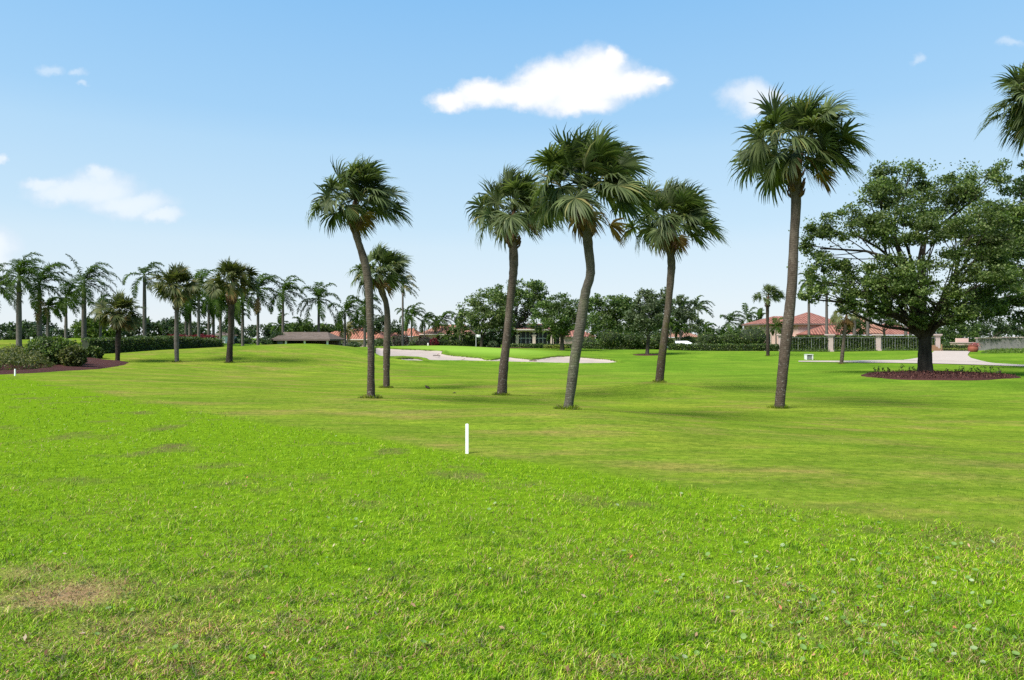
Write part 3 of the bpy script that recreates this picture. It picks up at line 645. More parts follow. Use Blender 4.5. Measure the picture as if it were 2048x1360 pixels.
x, y = gnd(2092, 800); fan_palm((x, y), [(2090,700),(2086,560),(2082,440),(2080,330)], 20, 2.2, (2084,200), 'cabbage palm whose fronds alone reach in at the right edge of the photo', G1, 41, n=54, segs=32, lo=-50, dead=1, wind=-.1)

def feather(C, Lr, n, seed, wind, elmax=86, elmin=-42, nl=26, wl=.05):
    r = np.random.default_rng(seed); VV = []; FF = []; c = 0; st = MB(); K = 12
    for i in range(n):
        t = (i + .4) / n; el = R(elmax - (elmax - elmin) * t) + r.normal(0, .12); az = i * 2.39996 + r.normal(0, .35)
        D = nrm(np.array([math.cos(el) * math.cos(az), math.cos(el) * math.sin(az), math.sin(el)]) + WIND * wind * .35)
        pts = [C]; ds = [D]; L = Lr * r.uniform(.82, 1.08)
        for q in range(K):
            g = .03 + .030 * q; D = nrm(D + np.array([0, 0, -g]) + WIND * wind * (.05 + .012 * q)); pts.append(pts[-1] + D * L / K); ds.append(D)
        pts = np.array(pts); ds = np.array(ds); st.tube(pts, np.linspace(.05, .012, K + 1), 4, cap=False)
        tt = np.linspace(.10, 1, nl); P = np.column_stack([np.interp(tt, np.linspace(0, 1, K + 1), pts[:, q]) for q in range(3)]); T = nrm(np.column_stack([np.interp(tt, np.linspace(0, 1, K + 1), ds[:, q]) for q in range(3)]))
        sdv = np.cross(T, [0, 0, 1.]); sdv = nrm(np.where(np.linalg.norm(sdv, axis=1, keepdims=True) < .08, np.array([[math.sin(az), -math.cos(az), 0]]), sdv)); upv = np.cross(sdv, T)
        ll = (L * .205 * np.clip(np.sin(np.pi * (.16 + .76 * tt)), .25, 1))[:, None]
        for sg in (-1, 1):
            d1 = nrm(T * .55 + sdv * sg * .85 + upv * r.normal(.05, .3, (nl, 1))); d2 = nrm(d1 + np.array([0, 0, -.75]) * r.uniform(.5, 1.4, (nl, 1)) + WIND * wind * .55)
            mid = P + d1 * ll * .5; tip = mid + d2 * ll * .55; wv = T * wl
            V = np.stack([P - wv * .5, P + wv * .5, mid + wv, mid - wv, tip + wv * .15, tip - wv * .15], 1).reshape(-1, 3)
            b = c + np.arange(nl)[:, None] * 6; FF.append(np.concatenate([b + np.array([[0,1,2,3]]), b + np.array([[3,2,4,5]])])); VV.append(V); c += len(V)
    return join_np(np.concatenate(VV), np.concatenate(FF), st)
def royal_palm(px, Y, ytop, yheart, wid, Lr, label, group, seed, n=14, wind=.55, lean=0, mat='royal', tmat='rtrunk', zb=None, bulge=.12, dead=False, nl=46):
    """ytop: photo row where the bare trunk ends; yheart: row the fronds spring from; wid: trunk width in photo pixels"""
    x = (px - 1024) / F * Y; z = float(HM(x, Y)) if zb is None else zb; m = Y / F
    o = thing('royal_palm', (x, Y, z), label, 'palm tree', group)
    a = np.array([x, Y, z - .1]); b = at(px + lean, ytop, Y); h = at(px + lean * 1.1, ytop - .62 * (ytop - yheart), Y)
    t = np.linspace(0, 1, 18)[:, None]; P = a + (b - a) * t; P[:, 0] += np.sin(t[:, 0] * 3.14) * lean * m * .25
    r0 = wid * m / 2; tt = t[:, 0]; mb = MB(); mb.tube(P, r0 * (.82 + .3 * np.exp(-tt * 12) + bulge * np.sin(tt * 3.3) - .1 * tt), 12); mb.build('trunk', M[tmat], o, True)
    sh = MB(); sh.tube([b - (0, 0, .02), b + (h - b) * .4, h], [r0 * .86, r0 * .78, r0 * .3], 10); sh.build('crownshaft', M['shaft'], o, True)
    V, Fc = feather(h, Lr, n, seed, wind, nl=nl, wl=max(.035, m * .8)); mk('crown', V, Fc, M[mat], o)
    if dead:
        V, Fc = feather(b, Lr * .6, 3, seed + 9, 0, -30, -70, 16, .06); mk('dead_fronds', V, Fc, M['dead'], o)
    return o
GR = 'royal palms along the left of the golf course'
ROY = [ # px, Y, ytop, yheart, width, frond length, label
 (-12,84,600,575,10,3.4,'royal palm cut off by the left edge, only its fronds showing'),
 (38,82,592,545,11,3.6,'leftmost whole royal palm, thick pale trunk rising behind the olive groundcover'),
 (79,86,606,560,10,3.9,'thick-trunked royal palm directly behind the big round shrub, second in the row from the left'),
 (96,112,640,618,6,2.8,'thin short royal palm just behind the thick second one'),
 (132,108,634,590,6.5,3.4,'slim royal palm third in the left row, dark fronds blown over its neighbour'),
 (168,92,602,560,10,4.0,'royal palm with wide spread fronds behind the low hedge, left of the mulch bed palm'),
 (201,112,640,622,5.5,2.8,'short slim royal palm half hidden behind the mulch bed palm'),
 (289,95,572,556,8,3.2,'royal palm with few lopsided fronds standing alone on the small green mound'),
 (372,100,625,600,6,3.0,'royal palm trunk in shade by the red hedge, nearest the pale knoll palm'),
 (380,104,628,605,7,3.0,'second shaded royal palm by the red hedge, close against its twin'),
 (397.5,82,602,560,6.5,3.6,'royal palm with a clear grey trunk in front of the end of the red hedge'),
 (417.5,98,622,585,6,3.2,'royal palm with a dark crown between the red hedge and the dark-trunked knoll palm'),
 (427,102,624,590,6,3.0,'royal palm with dry brown fronds left of the dark-trunked knoll palm'),
 (441,96,625,600,6.5,3.0,'reddish-trunked royal palm immediately left of the dark-trunked knoll palm'),
 (467,110,640,620,5,2.8,'royal palm with a pale trunk partly hidden behind the dark-trunked knoll palm'),
 (485.5,95,622,592,6.5,3.2,'royal palm immediately right of the dark-trunked knoll palm'),
 (516,92,597,573,6,3.6,'royal palm with a golden torn sheath, between the knoll palm and the brown-roofed pavilion'),
 (566,92,601,580,6,3.5,'royal palm with upswept fronds in front of the left end of the brown-roofed pavilion'),
 (637.5,94,609,598,6,3.6,'star-crowned royal palm in front of the right end of the brown-roofed pavilion'),
 (690,100,640,618,5.5,3.4,'windblown royal palm in front of the tiled roof, left of the curved palm'),
 (729.5,96,629,610,6,3.0,'royal palm half hidden behind the curved cabbage palm trunk'),
]
for i, (px, Y, yt, yh, w, L, lab) in enumerate(ROY):
    royal_palm(px, Y, yt - (8 if i < 8 else 3), yh - (14 if i < 8 else 5), w, L * (1.25 if i < 8 else 1.15), lab, GR, 100 + i, n=9 if px == 289 else (16 if i < 6 else 13), wind=.2 if i == 18 else .6, dead=i in (12, 16, 2))
GB = 'palms round the far villas'
FARP = [
 (805.5,100,585,560,5,3.0,'tall pale-trunked palm with yellowing fronds, right of the two crossing palms',.75,'royaly'),
 (812,118,640,618,2.6,2.6,'very thin palm close behind the yellowing tall palm',.5,'royal'),
 (823,112,640,626,3.6,3.4,'bushy palm in front of the tiled villa, right of the yellowing tall palm',.4,'royal'),
 (849,125,652,630,3,3.2,'windblown palm over the tiled villa roof, middle of its row',.7,'royal'),
 (884,128,655,628,3.2,3.6,'large windblown palm above the arched villa loggia',.7,'royal'),
 (868,132,655,640,3,3.2,'pale grey-leaved palm leaning between two windblown palms',.5,'royal'),
 (920,108,640,628,3.6,2.4,'dark thin-trunked palm at the edge of the big broadleaf tree',.5,'royal'),
 (1396,110,634,602,3.4,3.2,'bent palm with all fronds streaming one way, above the round clipped shrubs',1.1,'royal'),
 (1362,118,640,602,3,3.4,'tall palm whose crown rises over the windy grey-green tree',.7,'royal'),
 (1410,122,668,650,3,2.6,'low palm just right of the bent streaming palm',.7,'royal'),
 (1341,96,650,640,3,1.6,'slender white-trunked palm right of the mossy palm trunk',.4,'royal'),
 (1360,96,665,652,3,1.8,'slender white-trunked palm by the parked white car',.4,'royal'),
 (1458,118,660,634,3,3.6,'broad windblown palm above the clipped shrub row, right of the gap of sky',.6,'royal'),
 (1494,120,655,626,3,3.4,'upright palm with stiff pointed fronds above the clipped shrubs',.2,'royal'),
 (1519,122,660,628,2.6,2.8,'small palm with arched fronds, left of the small dark-trunked palm',.2,'royal'),
 (1552,106,670,645,3.4,2.6,'palm against the pink villa wall left of the tallest trunk',.3,'royal'),
 (695,118,668,652,3,2.6,'low yellowish palm in front of the orange tiled roof',.3,'royaly'),
 (650,128,668,655,3,2.4,'small palm above the end of the pavilion roof',.3,'royal'),
 (560,118,660,645,3,2.8,'small palm behind the pavilion roof, with fronds spread sideways',.2,'royal'),
 (603,125,664,645,3,2.8,'bushy pair-crowned palm rising over the middle of the pavilion roof',.2,'royal'),
 (895,118,676,668,3,3.0,'low spreading palm in front of the villa arches',.15,'royal'),
 (1105,108,676,662,3,2.0,'small palm inside the screened loggia by its column',.2,'royal'),
]
for i, (px, Y, yt, yh, w, L, lab, wd, mt) in enumerate(FARP): royal_palm(px, Y, yt, yh, w, L, lab, GB, 200 + i, n=11, wind=wd * 1.25, mat=mt, nl=30)
GF = 'royal palm trunks behind the ivy fence'
for i, (px, Y, yt, yh, w, lab) in enumerate([(1617.7,96,575,560,6,'pale royal palm trunk behind the fence, farthest left under the oak'),(1653.3,94,590,560,6.5,'royal palm trunk rising just behind the first fence pillar'),(1709,95,610,590,7.5,'royal palm trunk behind the fence midway between its two middle pillars'),(1735.5,94,570,540,7,'royal palm trunk behind the fence just left of its second pillar'),(1811.5,96,575,545,7,'royal palm trunk behind the fence, left one of the pair beside the oak trunk'),(1821,98,590,560,6.5,'royal palm trunk behind the fence, right one of the pair beside the oak trunk')]):
    royal_palm(px, Y, yt, yh, w, 2.4, lab, GF, 300 + i, n=11, wind=-.2 if i == 0 else .4, bulge=.06)

# ------------------------------------------------------------------ broadleaf trees
def tree(name, label, group, base, wid, fork, lobes, nleaf, lsize, mat, seed, bark='bark', lean=0, sub=9, wind=.3, depth=.8, twigs=True, clump=(.26, .46), reach=1.0, stray=0, cat='tree'):
    """lobes: (px, py, rx, ry, dy) crown masses in photo pixels at the tree's own distance; dy metres nearer(-)/farther(+)"""
    r = np.random.default_rng(seed); x, y = base; z = float(HM(x, y)); m = y / F
    o = thing(name, (x, y, z), label, cat, group); r0 = wid * m / 2
    f = at(fork[0], fork[1], y); b0 = np.array([x, y, z - .2])
    mb = MB(); tr = spline([b0, b0 + (f - b0) * .5 + [lean * m, 0, 0], f], 12); tt = np.linspace(0, 1, 12)
    mb.tube(tr, r0 * (1 + .45 * np.exp(-tt * 9) - .18 * tt), 14, jit=.03)
    VV = []; FF = []; c = 0; area = np.array([l[2] * l[3] for l in lobes], float); area /= area.sum()
    for li, (px, py, rx, ry, dy) in enumerate(lobes):
        ce = at(px, py, y) + np.array([0, dy, 0]); ex, ez = rx * m, ry * m; ey = max(ex, ez) * depth
        low = ce - np.array([0, 0, ez * .45]); mid = f + (low - f) * .5 + r.normal(0, .07, 3) * np.linalg.norm(low - f) * (stray > 0) + np.array([r.normal(0, .08), r.normal(0, .08), .12]) * np.linalg.norm(low - f)
        br = spline([f - [0, 0, r0 * .8], f + (mid - f) * .35 + [0, 0, r0 * .3], mid, low], 10); rb = r0 * (.30 + .5 * math.sqrt(area[li])) * np.linspace(1, .28, 10); mb.tube(br, rb, 8, jit=.03)
        ns = max(4, int(sub * (1 + area[li] * 6))); nl = max(20, int(nleaf * area[li] / ns))
        for q in range(ns):
            u = nrm(r.normal(size=3)); rad = reach * r.uniform(.3, 1.0) ** .6; sc = ce + u * np.array([ex, ey, ez]) * rad
            kb = int(r.integers(4, 10))
            if twigs and q % (5 if stray else 2) == 0: mb.tube(spline([br[kb], (br[kb] + sc) / 2 + r.normal(0, .12, 3) * ex * .4, sc], 6), np.linspace(rb[kb] * .42, r0 * .035 + .008, 6), 5, cap=False)
            rs = np.array([ex, ey, ez * .8]) * r.uniform(clump[0], clump[1]); v = nrm(r.normal(size=(nl, 3))) * (r.uniform(0, 1, (nl, 1)) ** .45)
            P = sc + v * rs + np.column_stack([r.uniform(-.1, .25, nl) * rs[0], np.zeros(nl), np.zeros(nl)])
            V, Fq = leaves(P, lsize, r, .45, wind); VV.append(V); FF.append(Fq + c); c += len(V)
        if stray:
            for q in range(stray):
                u = nrm(r.normal(size=3)); u[2] = abs(u[2]) * .8 if q % 3 else u[2]; sc = ce + u * np.array([ex, ey, ez]) * r.uniform(.95, 1.22)
                V, Fq = leaves(sc + r.normal(0, 1, (34, 3)) * np.array([.42, .42, .26]) * r.uniform(.6, 1.2), lsize, r, .3, wind); VV.append(V); FF.append(Fq + c); c += len(V)
                if q % 3 == 0: mb.tube([low + (sc - low) * .45, low + (sc - low) * .8 + r.normal(0, .1, 3), sc], [.03, .02, .008], 4, cap=False)
    mb.build('trunk', M[bark], o, True)
    mk('crown', np.concatenate(VV), np.concatenate(FF), M[mat], o); return o
# the great oak
tree('live_oak', 'huge spreading oak tree standing in a ring of red mulch', None, PB['oak'], 27, (1850,672),
 [(1800,365,62,45,0),(1745,395,40,32,-1),(1880,400,70,50,1),(1960,370,60,45,0),(1690,455,60,38,-1),(1640,480,38,38,0),(1770,460,75,45,-2),(1870,480,80,50,-2.5),(1960,460,70,55,-1),(1650,545,48,42,0),(1700,570,45,34,-1.5),(1625,590,26,20,0),(1755,555,65,38,-2),(1895,555,80,48,-3),(1990,540,75,55,-1),(1735,615,28,24,-1),(1830,570,55,36,2),(1930,615,60,34,0),(1800,600,24,24,1),(2040,470,60,60,1),(2030,600,55,40,1),(1690,610,20,16,0),(1860,625,34,22,-2.5),(1880,640,26,16,2),(1815,640,20,22,-1.5),(1780,585,40,30,-3)],
 104000, .165, 'oakleaf', 401, sub=20, wind=.3, depth=.85, clump=(.17, .42), reach=1.04, stray=8, bark='bark_dark')
BT = 'broadleaf trees by the villas'
x, y = (2190 - 1024) / F * 54, 54.0
tree('broadleaf_tree', 'dark dense tree leaning in from the right edge behind the oak', BT, (x, y), 30, (2150,610), [(2040,440,60,60,0),(2085,360,70,60,0),(2020,530,55,50,-1),(2080,500,70,70,-2),(1985,590,45,34,0),(2050,610,60,36,0)], 16000, .3, 'oakdark', 402, sub=10)
def far_tree(px, Y, wid, fork, lobes, nleaf, ls, mat, label, seed, **kw):
    x = (px - 1024) / F * Y; return tree('broadleaf_tree', label, BT, (x, Y), wid, fork, lobes, nleaf, ls, mat, seed, **kw)
far_tree(962,102,7,(965,672),[(945,622,28,24,0),(968,605,40,26,0),(990,630,34,26,-1),(935,645,22,18,0),(965,640,36,24,-2),(1000,655,28,22,0),(930,668,14,14,0),(1010,610,22,24,1),(990,672,26,16,1),(948,676,24,14,1),(970,684,34,10,2),(915,655,14,14,1)],12000,.34,'oakleaf','dark oak with an airy crown beside the flagstick',411,sub=9)
far_tree(1010,112,9,(1025,665),[(1010,585,34,22,0),(1045,575,40,22,0),(1075,585,26,18,0),(1030,610,44,26,0),(1070,615,30,20,0),(1085,598,20,14,0),(1015,650,24,20,-1),(1052,575,26,16,-1),(1035,640,26,18,1),(1000,640,24,18,1)],12000,.36,'treeleaf','tallest broad tree in the middle, behind the dark brown leaning palm trunk',412,sub=9)
x, y = gnd(1124, 700.5)
tree('broadleaf_tree', 'dense round-topped tree in front of the screened villa', BT, (x, y), 9, (1124,672), [(1095,625,30,24,0),(1125,612,40,22,0),(1155,625,32,24,0),(1080,648,22,18,0),(1110,640,34,22,-2),(1150,648,34,20,-2),(1180,645,16,16,0),(1130,655,30,14,-1),(1170,610,18,14,0)], 12000, .28, 'treeleaf', 413, sub=9)
far_tree(1222,106,9,(1222,670),[(1200,625,28,28,0),(1228,615,40,26,0),(1262,622,30,28,0),(1205,655,30,24,0),(1245,652,40,26,0),(1275,655,26,22,0),(1225,640,44,28,-1),(1190,600,16,12,0),(1215,602,40,14,0),(1250,606,30,14,0)],17000,.34,'treeleaf','broad solid green tree behind the clipped shrubs, right of the s-bent palm',414,sub=10,twigs=False)
x, y = gnd(1294, 710)
tree('broadleaf_tree', 'grey-green tree with wind-blown top standing in its own small mulch ring', BT, (x, y), 7.5, (1297,672), [(1268,628,24,20,0),(1288,602,24,20,0),(1312,600,22,20,0),(1298,628,38,24,-1),(1258,645,20,16,0),(1320,640,26,24,0),(1285,650,30,18,-1),(1330,605,14,14,0),(1290,585,10,10,0),(1325,585,8,9,0)], 11000, .26, 'grayleaf', 415, sub=9, wind=.6)
far_tree(1368,104,5,(1362,672),[(1352,618,22,20,0),(1375,640,24,18,0),(1350,645,22,16,0),(1392,652,18,14,0),(1360,600,14,12,0),(1340,660,14,10,0),(1385,612,14,12,0)],6000,.3,'grayleaf','thin loose tree right of the mossy palm, over the white car',416,sub=8)
far_tree(185,118,7,(188,672),[(165,662,20,16,0),(190,650,28,18,0),(212,662,20,16,0),(180,672,30,14,0),(200,675,22,12,0)],5000,.4,'bright','bright lime green tree among the left row of royal palms',417,sub=7,twigs=False)
far_tree(600,125,5,(600,676),[(585,655,20,14,0),(610,650,20,14,0),(640,660,18,12,0)],2600,.36,'treeleaf','low green tree showing above the pavilion roof',418,sub=6,twigs=False)
far_tree(557,88,3,(556,680),[(548,676,12,9,0),(560,672,10,10,0),(553,682,14,7,0)],1800,.22,'oakdark','small dark tree against the blue end wall of the pavilion',419,sub=6,twigs=False)
far_tree(1772,98,5,(1768,662),[(1755,625,24,12,0),(1785,620,28,10,0),(1770,640,24,14,0),(1800,640,20,16,0),(1725,650,20,20,0)],5000,.28,'oakleaf','small tree with a flat top behind the fence, left of the oak trunk',420,sub=7)
far_tree(1905,100,4,(1905,680),[(1890,650,22,22,0),(1915,640,24,24,0),(1935,660,20,18,0),(1895,672,26,12,0)],4500,.28,'treeleaf','leafy tree behind the driveway entrance, right of the oak trunk',421,sub=7)
far_tree(1985,112,5,(1985,676),[(1975,645,24,20,0),(2010,650,26,20,0),(2040,655,24,18,0),(1955,660,16,16,0)],4500,.32,'oakdark','dull dark tree behind the grey wall, beyond the planter',422,sub=7)
far_tree(1690,100,4,(1690,668),[(1686,655,16,14,0),(1712,660,14,12,0)],1600,.26,'oakdark','small dark tree in front of the villa roof behind the leaning thin palm',423,sub=6)
far_tree(778,122,4,(778,676),[(765,650,16,14,0),(790,655,16,14,0),(745,655,16,14,0)],2600,.34,'oakdark','dark tree between the two crossing palms and the tiled villa',424,sub=6)
far_tree(725,128,4,(725,672),[(712,648,16,10,0),(735,645,16,12,0),(758,640,14,10,0)],2400,.34,'oakdark','dark tree over the ridge of the orange roof',425,sub=6,twigs=False)
def wood(name, label, lobes, Y, n, ls, mat, seed):
    r = np.random.default_rng(seed); VV = []; FF = []; c = 0; m = Y / F
    ar = np.array([l[2] * l[3] for l in lobes], float); ar /= ar.sum(); tb = MB()
    for (px, py, rx, ry), a in zip(lobes, ar):
        dy = r.uniform(-5, 5); ce = at(px, py, Y) + np.array([0, dy, 0]); ns = 12; nl = int(n * a / ns) + 4
        zg = float(HM(ce[0], Y + dy)); tb.tube([(ce[0], Y + dy, zg - .2), (ce[0] + r.normal(0, .3), Y + dy, ce[2])], [.22, .12], 6)
        for q in range(ns):
            sc = ce + nrm(r.normal(size=3)) * np.array([rx * m, rx * m * .8, ry * m]) * r.uniform(.3, 1) ** .5
            P = sc + nrm(r.normal(size=(nl, 3))) * r.uniform(0, 1, (nl, 1)) ** .45 * np.array([rx, rx * .8, ry]) * m * .42
            V, Fq = leaves(P, ls, r, .5, .2); VV.append(V); FF.append(Fq + c); c += len(V)
    V, Fq = join_np(np.concatenate(VV), np.concatenate(FF), tb)
    o = mk(name, V, Fq, M[mat]); return tag(o, label, 'trees', kind='stuff')
r_ = np.random.default_rng(77)
wood('far_wood', 'dark line of far-off trees behind the left row of royal palms', [(px, 664 + r_.uniform(-8, 8) + (px > 240) * -8, r_.uniform(20, 32), r_.uniform(14, 20)) for px in range(-120, 345, 19)] + [(px, 682, 24, 10) for px in range(-120, 345, 26)], 150, 30000, .55, 'oakdark', 431)
wood('far_wood', 'dull dark far trees behind the palm grove and the pavilion', [(px, 667 + r_.uniform(-6, 8) + (px < 420) * -12, r_.uniform(15, 24), r_.uniform(10, 16)) for px in range(335, 780, 17)] + [(px, 684, 22, 8) for px in range(335, 780, 24)], 150, 24000, .55, 'oakdark', 432)
wood('far_wood', 'far trees closing the view behind the villas', [(px, 668 + r_.uniform(-8, 8), r_.uniform(16, 24), r_.uniform(10, 16)) for px in list(range(780, 1560, 20)) + list(range(1880, 2200, 20))] + [(px, 686, 22, 8) for px in range(780, 2200, 24)], 165, 30000, .6, 'oakdark', 433)

# ------------------------------------------------------------------ clipped shrubs, hedges, beds
def ball(o, name, ce, ex, ey, ez, n, ls, mat, seed, bumps=.12, flat=False):
    r = np.random.default_rng(seed); v = nrm(r.normal(size=(n, 3)))
    if flat: v[:, 2] = np.abs(v[:, 2])
    k = 1 + bumps * np.sin(v[:, 0] * 7 + seed) * np.sin(v[:, 2] * 6 + 1) + bumps * .6 * np.sin(v[:, 1] * 11 + v[:, 0] * 5) + r.normal(0, .04, n)
    P = ce + v * np.array([ex, ey, ez]) * (k * r.uniform(.84, 1.03, n))[:, None]; V, Fq = leaves(P, ls, r, .3, .15)
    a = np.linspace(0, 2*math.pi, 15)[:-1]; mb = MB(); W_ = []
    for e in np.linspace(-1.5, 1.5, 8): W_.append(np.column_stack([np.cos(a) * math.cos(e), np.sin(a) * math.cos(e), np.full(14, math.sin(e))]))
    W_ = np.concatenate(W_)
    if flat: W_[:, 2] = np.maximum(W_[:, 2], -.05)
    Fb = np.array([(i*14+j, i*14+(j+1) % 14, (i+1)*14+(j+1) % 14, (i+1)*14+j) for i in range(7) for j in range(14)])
    core = mk('dark_core', ce + W_ * np.array([ex, ey, ez]) * .84, Fb, M['core'], o, True)
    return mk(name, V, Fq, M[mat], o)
GS = 'round clipped shrubs before the far hedge'
for i, (px, py, rx, ry, lab) in enumerate([(1222,677,24,18,'wide flat-topped clipped shrub nearest the s-bent palm trunk'),(1262,680,18,15,'clipped shrub between the wide flat one and the grey-green tree'),(1283,684,13,12,'small clipped shrub tucked behind the grey-green tree trunk'),(1319,682,18,15,'clipped shrub just left of the mossy palm trunk'),(1375,683,15,10,'low clipped shrub right above the parked white car'),(1340,686,9,8,'lowest clipped shrub, left of the parked white car'),(1417,680,22,15,'dark dome-shaped clipped shrub below the low palm'),(1460,679,18,15,'pale green clipped shrub between the dark dome and the bushy tree-shrub'),(1505,675,32,21,'largest bushy shrub beside the pink villa wall')]):
    Y = 97 if i == 4 else 92; m = Y / F; ce = at(px, py, Y); z = float(HM(ce[0], Y)); o = thing('clipped_shrub', (ce[0], Y, z), lab, 'shrub', GS)
    mb = MB(); [mb.tube([(ce[0] + dx, Y, z - .1), (ce[0] + dx * 3, Y, ce[2] - ry * m * .5)], [.06, .04], 6) for dx in (-.12, .1)]; mb.build('stem', M['bark'], o)
    ball(o, 'foliage', ce, rx * m, rx * m * .9, ry * m, 1500 + rx * 40, .2, 'hedgeleaf' if i != 7 else 'treeleaf', 500 + i)
GL = 'shrubs of the mulch bed'
for i, (px, py, rx, ry, Y, mat, lab) in enumerate([(104,702,44,28,39.5,'shrubleaf','big rounded bright green shrub in the mulch bed'),(146,712,22,20,38.5,'olive','smaller grey-green shrub leaning against the big rounded one, at the mulch'),(186,707,16,12,47,'hedgeleaf','small dark shrub at the near end of the long low hedge')]):
    m = Y / F; ce = at(px, py, Y); z = float(HM(ce[0], Y)); o = thing('shrub', (ce[0], Y, z), lab, 'shrub', GL)
    mb = MB(); [mb.tube([(ce[0] + .1 * q, Y + .05 * q, z - .1), (ce[0] + .4 * q, Y + .1 * q, ce[2])], [.05, .03], 6) for q in (-1, 0, 1)]; mb.build('stem', M['bark'], o)
    b = ball(o, 'foliage', ce, rx * m, rx * m * .8, ry * m, 6500 if i == 0 else 3200, .15, mat, 520 + i, .16)
def mass(name, label, outline, h, n, ls, mat, seed, cat='ground cover'):
    """low planting spread over a patch of ground"""
    r = np.random.default_rng(seed); P = np.array([gnd(*p) for p in outline]); lo, hi = P.min(0), P.max(0); out = []
    while sum(map(len, out)) < n:
        q = r.uniform(lo, hi, (4000, 2)); d = sdist(q, P); q = q[d > 0]; d = d[d > 0]
        hh = h * ss(0, .7, d) * (.75 + .25 * np.sin(q[:, 0] * 2.3) * np.sin(q[:, 1] * 2.9 + q[:, 0])); zz = HM(q[:, 0], q[:, 1]) + hh * r.uniform(.25, 1.05, len(q)) ** .6
        out.append(np.column_stack([q, zz]))
    V, Fq = leaves(np.concatenate(out)[:n], ls, r, .6, .2); return tag(mk(name, V, Fq, M[mat]), label, cat, kind='stuff')
mass('groundcover', 'low olive green groundcover spreading over the mulch bed at the left edge', [(-160,748),(0,745),(60,743),(110,738),(125,731),(100,722),(60,716),(0,713),(-160,716)], .95, 26000, .12, 'olive', 541)
def hedge(name, label, line, h, w, n, ls, mat, seed, group=None, px=True, cat='hedge', ztop=None, uneven=.05):
    """a hedge along a line of (photo column, distance) points"""
    r = np.random.default_rng(seed); P = np.array([((a - 1024) / F * b, b) for a, b in line])
    o = thing(name, (*P[0], float(HM(*P[0]))), label, cat, group)
    L = np.r_[0, np.cumsum(np.hypot(*np.diff(P, axis=0).T))]; t = r.uniform(0, L[-1], n); X = np.interp(t, L, P[:, 0]); Yv = np.interp(t, L, P[:, 1])
    ti = np.clip(np.searchsorted(L, t) - 1, 0, len(P) - 2); T = nrm(np.diff(P, axis=0))[ti]; Nn = np.column_stack([-T[:, 1], T[:, 0]])
    zb = HM(X, Yv); H_ = (ztop - zb if ztop is not None else h) * (1 + uneven * np.sin(t * 1.7) + uneven * np.sin(t * 4.1 + 1))
    side = r.uniform(0, 1, n); top = side < .38; fr = side > .7
    off = np.where(top, r.uniform(-.5, .5, n), np.where(fr, .5, -.5)) * w + r.normal(0, .05, n); zz = np.where(top, 1 + r.normal(0, .03, n), r.uniform(.02, 1, n)) * H_
    V, Fq = leaves(np.column_stack([X + Nn[:, 0] * off, Yv + Nn[:, 1] * off, zb + zz]), ls, r, .3, .15)
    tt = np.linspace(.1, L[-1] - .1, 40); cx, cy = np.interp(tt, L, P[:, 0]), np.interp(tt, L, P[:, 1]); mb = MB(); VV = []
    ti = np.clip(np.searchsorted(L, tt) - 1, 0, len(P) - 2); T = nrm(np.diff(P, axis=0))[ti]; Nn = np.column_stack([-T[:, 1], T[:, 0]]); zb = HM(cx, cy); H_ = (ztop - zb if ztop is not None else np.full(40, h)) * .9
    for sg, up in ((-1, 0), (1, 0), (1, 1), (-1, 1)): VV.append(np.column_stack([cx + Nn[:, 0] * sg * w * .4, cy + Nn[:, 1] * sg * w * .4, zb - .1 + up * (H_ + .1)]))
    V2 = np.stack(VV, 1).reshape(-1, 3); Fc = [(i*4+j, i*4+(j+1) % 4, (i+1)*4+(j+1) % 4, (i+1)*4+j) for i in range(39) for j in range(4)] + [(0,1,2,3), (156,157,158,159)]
    mk('dark_core', V2, Fc, M['core'], o); mk('foliage', V, Fq, M[mat], o); return o
hedge('hedge', 'long low dark hedge running behind the mulch bed up to the knoll', [(168,50.5),(215,52),(300,56),(380,62),(438,67)], 1.05, 1.1, 15000, .13, 'hedgeleaf', 551)
hedge('flowering_hedge', 'deep red hedge in front of the palm grove, behind the low green hedge', [(338,88),(380,88),(428,86)], 1.0, 1.2, 3500, .2, 'redleaf', 552, ztop=1.95)
hedge('hedge', 'clipped hedge below the arches of the tiled villa', [(868,103),(930,103),(1002,104)], 1.0, 1.0, 4500, .2, 'hedgeleaf', 553, ztop=1.3)
hedge('hedge', 'clipped green hedge under the screened loggia', [(1015,100),(1085,99),(1168,98)], 1.0, 1.0, 4500, .2, 'hedgeleaf', 554, ztop=.75)
hedge('hedge', 'yellow-green low hedge at the foot of the dense round-topped tree', [(1088,93.5),(1132,93.5)], .42, .8, 1500, .15, 'yellowleaf', 555)
hedge('hedge', 'dull hedge running between the villas below the clipped shrubs', [(1168,97),(1250,95),(1335,93)], .8, 1.0, 4000, .2, 'hedgeleaf', 556)
hedge('hedge', 'yellowish hedge beyond the fairway between the white car and the pink villa', [(1336,90),(1420,88),(1500,87),(1562,87)], .8, 1.1, 6500, .18, 'hedgeleaf', 557)
hedge('hedge', 'dark hedge strip at the near end of the ivy fence', [(1540,88.5),(1578,88.5)], .5, .8, 900, .18, 'oakdark', 558)
